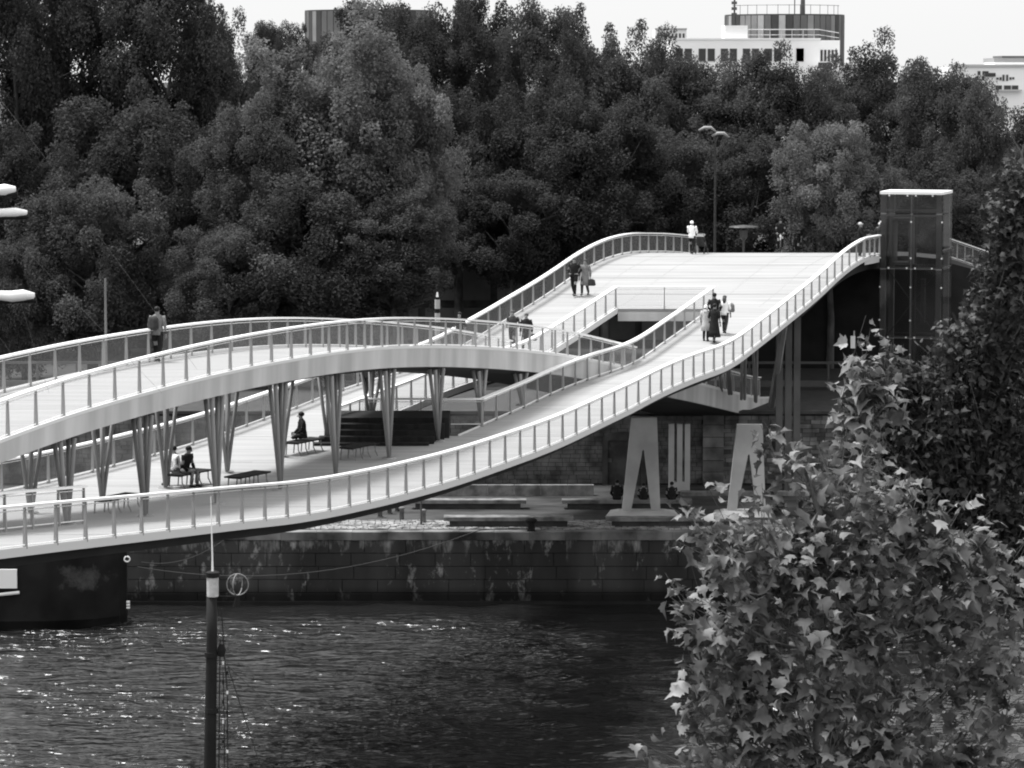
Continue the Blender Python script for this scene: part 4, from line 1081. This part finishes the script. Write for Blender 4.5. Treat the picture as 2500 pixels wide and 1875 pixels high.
t = thing('mooring_bollard', 'dark mushroom shaped mooring bollard on the quay edge', 'mooring bollard', q)
part('stem', MB().rings([(0, 0, 0, .2, .2), (0, 0, .08, .16, .16), (0, 0, .32, .15, .15), (0, 0, .4, .2, .2)], 12), M['black'], t, True)
part('cap', MB().rings([(0, 0, .4, .24, .24), (0, 0, .48, .26, .26), (0, 0, .55, .16, .16)], 12), M['black'], t, True)
def sag(a, b, s, n=14):
    return [a.lerp(b, i / n) - Vector((0, 0, s * 4 * (i / n) * (1 - i / n))) for i in range(n + 1)]
ra = atz(1170, 1302, QZ + .08); ra.y = QY + .02
bow = at(335, 1384, QY - 1.5)
solid('mooring_rope', MB().tube([mbq + Vector((-.1, -.12, .15)), ra + Vector((.7, .1, .05)), ra + Vector((0, -.16, .02))] + sag(ra + Vector((-.2, -.25, -.03)), bow, 1.0), .02, 5), M['rope'], 'long slack mooring rope from the mushroom bollard to the barge', 'rope')
solid('mooring_rope', MB().tube(sag(at(345, 1372, QY - 1.4), at(560, 1308, QY - .1), .45), .018, 5), M['rope'], 'short mooring rope rising from the barge bow to the quay edge', 'rope')
q = at(2082, 850, 160); t = thing('sign_post', 'small white marker post standing in the dark under the landing', 'marker', (q.x, q.y, WZ))
part('post', MB().box(-.05, .05, -.05, .05, 0, q.z - WZ), M['black'], t); part('plate', MB().box(-.11, .11, -.06, .06, q.z - WZ, q.z - WZ + .6), M['white'], t); part('tip', MB().box(.03, .09, -.03, .03, q.z - WZ + .6, q.z - WZ + .85), M['steel'], t)
q = at(1068, 800, 150)
t = thing('striped_funnel', 'black and white banded pole behind the top of the arch', 'pole', (q.x, 150, QZ))
zt = at(1068, 725, 150).z - QZ
part('shaft', MB().tube([(0, 0, 0), (0, 0, zt)], .1, 10), M['black'], t)
zb = zt - .12
for i in range(5): part('white_band', MB().rings([(0, 0, zb - .42, .125, .125), (0, 0, zb, .125, .125)], 12), M['panel3'], t); zb -= .62
part('tip', MB().tube([(0, 0, zt), (0, 0, zt + .22)], [.06, .03], 8), M['white'], t)
# lamps
q = at(1745, 612, 176); zt = at(1745, 330, 176).z - WZ
t = thing('street_lamp', 'tall street lamp with two white curved heads against the trees', 'street lamp', (q.x, 176, WZ))
part('mast', MB().tube([(0, 0, 0), (0, 0, zt)], [.1, .05], 10), M['c_dark'], t)
for x, dz in ((-.45, .3), (.25, .0)):
    part('lamp_head', MB().tube([(x - .45, 0, zt + dz - .06), (x - .15, 0, zt + dz + .1), (x + .2, 0, zt + dz + .1), (x + .5, 0, zt + dz - .12)], [(.1, .06), (.18, .09), (.18, .09), (.06, .04)], 8), M['panel2'], t, True)
    part('arm', MB().tube([(0, 0, zt - .4), (x * .5, 0, zt + dz - .05)], .04, 6), M['steel_dark'], t)
q = at(1815, 618, 172); zt = at(1815, 552, 172).z - WZ
t = thing('street_lamp', 'short street lamp with flat disc shade beyond the railing', 'street lamp', (q.x, 172, WZ))
part('mast', MB().tube([(0, 0, 0), (0, 0, zt - .3)], [.09, .06], 8), M['panel0'], t)
part('lantern', MB().rings([(0, 0, zt - .75, .07, .07), (0, 0, zt - .6, .2, .2), (0, 0, zt - .2, .24, .24)], 12), M['panel0'], t)
part('shade', MB().rings([(0, 0, zt - .06, .78, .78), (0, 0, zt, .72, .72), (0, 0, zt + .06, .1, .1)], 16), M['panel0'], t)
q = at(258, 770, 158)
t = thing('flag_pole', 'thin grey pole behind the left handrail of the arch', 'pole', (q.x, 158, WZ))
zt = at(258, 680, 158).z - WZ
part('shaft', MB().tube([(0, 0, 0), (0, 0, zt)], [.08, .05], 8), M['tube'], t); part('foot', MB().rings([(0, 0, 0, .2, .2), (0, 0, .1, .15, .15)], 10), M['tube'], t)

# ---------------------------------------------------------------- barge moored under the bridge
hx0, hx1 = -46.0, at(322, 1510, 134.2).x
hy = 132.6
t = thing('barge', 'black barge with white cabin stripe moored under the bridge at the left', 'barge', (0, hy, 0))
rings = []
for x, hw, zk, zd in ((hx0, 1.9, -.5, 3.0), (hx1 - 6, 1.95, -.5, 2.7), (hx1 - 3, 1.8, -.5, 2.75), (hx1 - 1.2, 1.3, -.45, 2.85), (hx1 - .25, .55, -.4, 2.95), (hx1, .12, -.35, 3.0)):
    rings.append([(x, -hw * .8, zk), (x, -hw, .3), (x, -hw, zd), (x, hw, zd), (x, hw, .3), (x, hw * .8, zk)])
part('hull', MB().loft(rings), M['hull'], t)
part('rubbing_strake', MB().tube([(hx0, -1.98, 1.05), (hx1 - 6, -2.02, 1.3), (hx1 - 4.1, -1.98, 1.5)], [(.05, .07)] * 3, 6), M['white'], t)
ca = at(0, 1390, hy - 1.9); cb = at(43, 1435, hy - 1.9)
part('white_board', MB().box(ca.x - 8, cb.x, -2.06, -1.97, cb.z, ca.z + .02), M['white'], t)
part('bulwark', MB().tube([(hx0, -1.85, 3.0), (hx1 - 6, -1.9, 2.75), (hx1 - 3, -1.75, 2.8), (hx1 - 1.2, -1.26, 2.9), (hx1, -.1, 3.05)], .06, 6), M['hull'], t)
q = at(311, 1364, hy - .6); part('fairlead', MB().tube([(q.x + .11 * math.sin(a), -.6 - .1, q.z + .11 * math.cos(a)) for a in np.linspace(0, 6.0, 14)], .03, 6), M['white'], t)
for i in range(3): q = at(314, 1467 + i * 7, hy - .3); part('draught_mark', MB().box(q.x - .05, q.x + .08, -.62, -.5, q.z - .03, q.z + .04), M['white'], t)
# boat in the foreground whose mast rises into the picture
MD = 60.0
mt = at(517, 1480, MD); mbm = at(513, 1875, MD)
sb = thing('sailing_boat', 'dark wooden mast of a boat with lamp, whip aerial, ring aerial and rigging', 'boat', (mt.x, MD, 0))
part('hull', MB().loft([[(x, -w_, .9), (x, -w_ * .6, -.4), (x, w_ * .6, -.4), (x, w_, .9)] for x, w_ in ((-7, .9), (-4, 1.7), (1, 1.9), (4, 1.4), (6.5, .2))]), M['hull'], sb)
part('deck', MB().box(-6, 4, -1.2, 1.2, .75, .85), M['dark_wood'], sb)
zt = mt.z
part('mast', MB().tube([(-.06, 0, .5), (-.06, 0, zt - 3), (0, 0, zt - .5), (0, 0, zt + .15)], [.16, .115, .1, .095], 12), M['black'], sb, True)
for z in (zt - .95, zt - 2.0): part('mast_band', MB().rings([(-.02, 0, z, .125, .125), (-.02, 0, z + .09, .125, .125)], 12), M['black'], sb)
zl = at(519, 1456, MD).z
part('masthead_lamp', MB().rings([(.02, 0, zl, .11, .11), (.02, 0, zl + .36, .11, .11)], 12), M['c_light'], sb)
part('lamp_cap', MB().rings([(.02, 0, zl + .36, .125, .125), (.02, 0, zl + .45, .13, .13), (.02, 0, zl + .47, .08, .08)], 12), M['black'], sb)
part('whip_aerial', MB().tube([(.02, 0, zl + .45), (.02, 0, zl + .7), (0, 0, at(515, 1212, MD).z)], [.022, .014, .007], 6), M['white'], sb)
rg = at(580, 1427, MD); rc = (rg.x - mt.x, 0, rg.z)
part('ring_aerial', MB().tube([(rc[0] + .2 * math.sin(a), 0, rc[2] + .2 * math.cos(a)) for a in np.linspace(0, 2 * math.pi, 25)], .012, 5).tube([(rc[0] + .07 * math.sin(a), .19 * math.sin(a), rc[2] + .2 * math.cos(a)) for a in np.linspace(0, 2 * math.pi, 25)], .012, 5), M['tube'], sb)
part('aerial_bracket', MB().tube([(.05, 0, rc[2] - .22), (rc[0], 0, rc[2] - .23)], .022, 5).tube([(rc[0], 0, rc[2] - .2), (rc[0] - .03, 0, rc[2] - .42)], [.04, .07], 6), M['black'], sb)
def R_(px, py): q = at(px, py, MD); return (q.x - mt.x, -.02, q.z)
part('rope', MB().tube([R_(541, 1485), R_(548, 1600), R_(556, 1700), R_(556, 1990)], .012, 4), M['wire'], sb)
part('rope', MB().tube([R_(538, 1560), R_(536, 1700), R_(534, 1990)], .012, 4), M['wire'], sb)
part('rope', MB().tube([R_(545, 1640), R_(548, 1780), R_(547, 1990)], .01, 4), M['wire'], sb)
part('rope', MB().tube([R_(556, 1625), R_(610, 1790), R_(690, 2030)], .008, 4), M['wire'], sb)
part('rope', MB().tube([R_(556, 1625), R_(680, 1740), R_(900, 1960)], .006, 4), M['wire'], sb)
part('block', MB().rings([(R_(541, 1590)[0], 0, R_(541, 1602)[2], .06, .05), (R_(541, 1590)[0], 0, R_(541, 1588)[2], .08, .06), (R_(541, 1590)[0], 0, R_(541, 1572)[2], .05, .04)], 8), M['black'], sb)
for i in range(10): q = R_(545 + (i % 2) * 10, 1618 + i * 24); part('shackle', MB().rings([(q[0], q[1], q[2] - .03, .02, .02), (q[0], q[1], q[2] + .03, .02, .02)], 6), M['white'] if i % 3 == 0 else M['black'], sb)

# furled sails that reach in at the left edge, from a boat outside the picture
jd = 52.0
jm_ = at(-520, 700, jd)
jk = thing('junk_rig', 'furled pale sails and rigging of a boat reaching in at the left edge', 'boat', (jm_.x, jd, 0))
def Q_(px, py): q = at(px, py, jd); return Vector((q.x - jm_.x, 0, q.z))
part('mast', MB().tube([(0, 0, 0), (0, 0, 26)], [.2, .12], 10), M['dark_wood'], jk)
part('hull', MB().loft([[(x, -w_, 1.6), (x, -w_ * .6, -.4), (x, w_ * .6, -.4), (x, w_, 1.6)] for x, w_ in ((-12, 1.2), (-6, 2.4), (2, 2.6), (6, 1.6), (8, .2))]), M['hull'], jk)
for (x1, y1), th in (((38, 463), .095), ((66, 520), .08), ((84, 722), .1)):
    a = Q_(x1, y1); b = Q_(-520, y1 + 14)
    n = 22; rr_ = random.Random(x1)
    pts = [b.lerp(a, i / n) + Vector((0, 0, rr_.uniform(-.008, .012))) for i in range(n + 1)]
    rad = [(th * rr_.uniform(.8, 1.1),) * 2 for _ in range(n)] + [(th * .55,) * 2]
    part('furled_sail', MB().tube(pts, rad, 9), M['canvas'], jk, True)
    part('spar', MB().tube([b - Vector((0, 0, th * .9)), a + Vector((.03, 0, -th * .7))], .045, 7), M['dark_wood'], jk)
for i, (a, b) in enumerate((((-100, 110), (190, 490)), ((-60, 480), (395, 960)), ((230, 560), (480, 900)), ((50, 740), (120, 960)), ((-60, 740), (75, 930)))):
    part('rigging_line', MB().tube([Q_(*a), Q_(*b)], .0016, 4), M['c_mid'], jk)

# ---------------------------------------------------------------- plane trees in the foreground, leaf by leaf
def leaf_shape(seed, fold, droop):
    out = [(0, 0), (.16, -.07), (.42, .02), (.34, .14), (.56, .36), (.36, .38), (.3, .5), (.14, .52), (.0, .86), (-.14, .52), (-.3, .5), (-.36, .38), (-.56, .36), (-.34, .14), (-.42, .02), (-.16, -.07)]
    r = random.Random(seed)
    v = [(x * (1 + r.uniform(-.1, .1)), y * (1 + r.uniform(-.08, .08)) - .1, 0) for x, y in out]
    v = [(x, y, abs(x) * fold - droop * (y * y) + r.uniform(-.03, .03)) for x, y, _ in v]
    c = (0, .22, 0.0 - droop * .05)
    vs = v + [c]; n = len(v)
    return vs, [(i, (i + 1) % n, n) for i in range(n)]
LEAVES = [leaf_shape(i, f, d) for i, (f, d) in enumerate(((.35, .5), (-.3, .6), (.55, .25), (.1, .9), (-.5, .35), (.7, .7)))]
def near_tree(name, label, D, trunk_px, lobes, leaf_m, size, ntips, per, seed, singles, mk, base_y=2600, zones=None):
    r = random.Random(seed)
    tk = [at(px, py, D) for px, py in trunk_px]
    g = tk[0].copy(); g.z = 0.0
    t = thing(name, label, 'tree', g)
    pts = [Vector((0, 0, -1))] + [q - g for q in tk]
    n = len(pts)
    part('trunk', MB().tube(pts, [max(.012, .16 * (1 - i / n) ** 1.1) for i in range(n)], 9), M['bark'], t, True)
    k = D / F
    tips = []
    tot = sum(l[2] * l[3] for l in lobes)
    for (cx, cy, rx, ry, dd) in lobes:
        m = int(ntips * rx * ry / tot)
        for _ in range(m):
            a = r.uniform(0, 6.283); q = math.sqrt(r.random()) * (1.22 if r.random() < .12 else .96)
            x, y = cx + rx * q * math.cos(a), cy + ry * q * math.sin(a)
            dep = dd + r.uniform(-1, 1) * min(rx, ry) * k * math.sqrt(max(.05, 1 - min(1, q * q))) * .9
            tips.append(at(x, y, D + dep) - g)
    # twigs run from the trunk axis up to the tips
    br = MB()
    axis = pts[1:]
    for i, tp in enumerate(tips):
        if i % 4: continue
        lower = [a for a in axis if a.z < tp.z - .25] or [axis[0]]
        s = min(lower, key=lambda a: (a - tp).length + .3 * (tp.z - a.z < .4))
        mid = s.lerp(tp, .55) - Vector((0, 0, r.uniform(.02, .16) * (tp - s).length)) + Vector((r.uniform(-.15, .15), r.uniform(-.15, .15), 0))
        L = (tp - s).length
        br.tube([s, mid, tp], [.006 + .006 * min(L, 2.5), .004 + .003 * min(L, 2), .003], 5)
    part('branches', br, M['twig'], t)
    recs = []
    tw = MB()
    wind = Vector((.35, .1, 0))
    for tp in tips:
        lower = [a for a in axis if a.z < tp.z - .2] or [axis[0]]
        d = (tp - min(lower, key=lambda a: (a - tp).length)).normalized() * .8 + Vector((r.gauss(0, .3), r.gauss(0, .3), .55)); d.normalize()
        L = size * r.uniform(2.8, 5.2)
        tw.tube([tp - d * L * .55, tp + d * L * .45], [.004, .002], 4)
        for q in range(per):
            f_ = (q + r.random()) / per
            b = tp + d * L * (f_ - .55); side = d.orthogonal().normalized(); side.rotate(Matrix.Rotation(r.uniform(0, 6.283), 3, d))
            s = size * r.uniform(.7, 1.25) * (1.1 - .45 * f_)
            o = b + side * s * .75 + Vector((0, 0, -.02))
            v = side + d * .35 + wind + Vector((0, 0, r.gauss(-.3, .35)))        # leaf axis: outward, drooping, pushed by the wind
            e = Vector((v.x, v.y, v.z)).to_track_quat('Y', 'Z').to_euler()
            e.rotate_axis('Y', r.gauss(0, .55)); e.rotate_axis('X', r.gauss(0, .35))
            recs.append((o, e, s, r.randrange(len(LEAVES))))
    part('shoots', tw, M['twig'], t)
    recs.sort(key=lambda q: q[0].y - q[2] * 3)
    lms = []
    for vs, fs in LEAVES: lms.append(MB().add(vs, fs).mesh('leaf', M[mk], True))
    for o, e, s, j in recs[:singles]:
        link('leaf', lms[j], t, o, e, (s, s, s))
    big = MB(); allv = []; allf = []; off = 0
    for o, e, s, j in recs[singles:]:
        mtx = np.array(e.to_matrix()) * s; vs, fs = LEAVES[j]
        allv.append(np.array(vs) @ mtx.T + np.array(o)); allf.append(np.array(fs) + off); off += len(vs)
    me = bpy.data.meshes.new('foliage'); me.from_pydata(np.concatenate(allv).tolist(), [], np.concatenate(allf).tolist()); me.update()
    me.materials.append(M[mk]); me.polygons.foreach_set('use_smooth', [True] * len(me.polygons))
    o = link('foliage', me, t); o['kind'] = 'stuff'
    return t
near_tree('plane_tree', 'young plane tree with large bright leaves in the right foreground', 31.0,
          [(2005, 2600), (2005, 2200), (2006, 1900), (2005, 1600), (1990, 1420), (2000, 1250), (1960, 1130)],
          [(1912, 1095, 52, 85, 0), (1725, 1290, 50, 60, .1), (1765, 1480, 110, 190, 0), (1935, 1280, 130, 110, 0), (2060, 1200, 110, 90, .2), (2150, 1330, 190, 140, .2),
           (2000, 1480, 220, 190, 0), (2280, 1420, 160, 170, .3), (2420, 1500, 110, 180, .4), (1790, 1700, 120, 120, 0), (2020, 1740, 230, 160, 0), (2290, 1700, 210, 190, .3), (1950, 1860, 300, 90, 0), (2330, 1880, 250, 80, .3)],
          None, .175, 400, 10, 21, 300, 'leaf_near')
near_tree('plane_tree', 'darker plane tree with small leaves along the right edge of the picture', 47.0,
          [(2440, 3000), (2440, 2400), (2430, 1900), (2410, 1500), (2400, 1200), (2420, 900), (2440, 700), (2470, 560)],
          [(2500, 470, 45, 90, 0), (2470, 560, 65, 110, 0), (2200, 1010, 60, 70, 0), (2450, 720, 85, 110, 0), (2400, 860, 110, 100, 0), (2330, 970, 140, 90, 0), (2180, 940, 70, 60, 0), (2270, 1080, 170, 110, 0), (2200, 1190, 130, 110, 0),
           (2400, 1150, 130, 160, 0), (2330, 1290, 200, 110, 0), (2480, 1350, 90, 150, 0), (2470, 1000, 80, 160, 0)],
          None, .15, 1250, 9, 33, 150, 'leaf_near_dark')
near_tree('plane_tree', 'top of a plane shoot with big pale leaves in front of the lift foot', 33.0,
          [(2110, 2700), (2112, 2000), (2112, 1500), (2110, 1150), (2105, 960), (2095, 880)],
          [(2098, 880, 28, 45, 0), (2140, 925, 45, 35, 0), (2110, 985, 45, 45, 0), (2080, 1070, 30, 50, 0)],
          None, .17, 28, 9, 8, 120, 'leaf_near')

# lamp post that stands among the near leaves
q = at(2012, 1560, 37.0)
t = thing('street_lamp', 'white capsule lamp on a slim post half hidden by the foreground leaves', 'street lamp', (q.x, 37.0, 0))
z1 = at(1925, 1738, 36.6).z
part('post', MB().tube([(0, 0, -1), (0, 0, q.z)], [.07, .045], 10), M['steel_dark'], t, True)
part('arm', MB().tube([(0, 0, z1 + .05), (-.25, -.1, z1 + .02)], .02, 6), M['steel_dark'], t)
xl = at(1925, 1738, 36.6).x - q.x
part('lamp_shade', MB().tube([(xl - .22, -.4, z1), (xl - .18, -.4, z1), (xl + .02, -.4, z1 + .01)], [.03, .075, .08], 12).tube([(xl + .03, -.4, z1 + .01), (xl + .18, -.4, z1 - .01), (xl + .23, -.4, z1 - .01)], [.078, .07, .03], 12), M['white'], t, True)
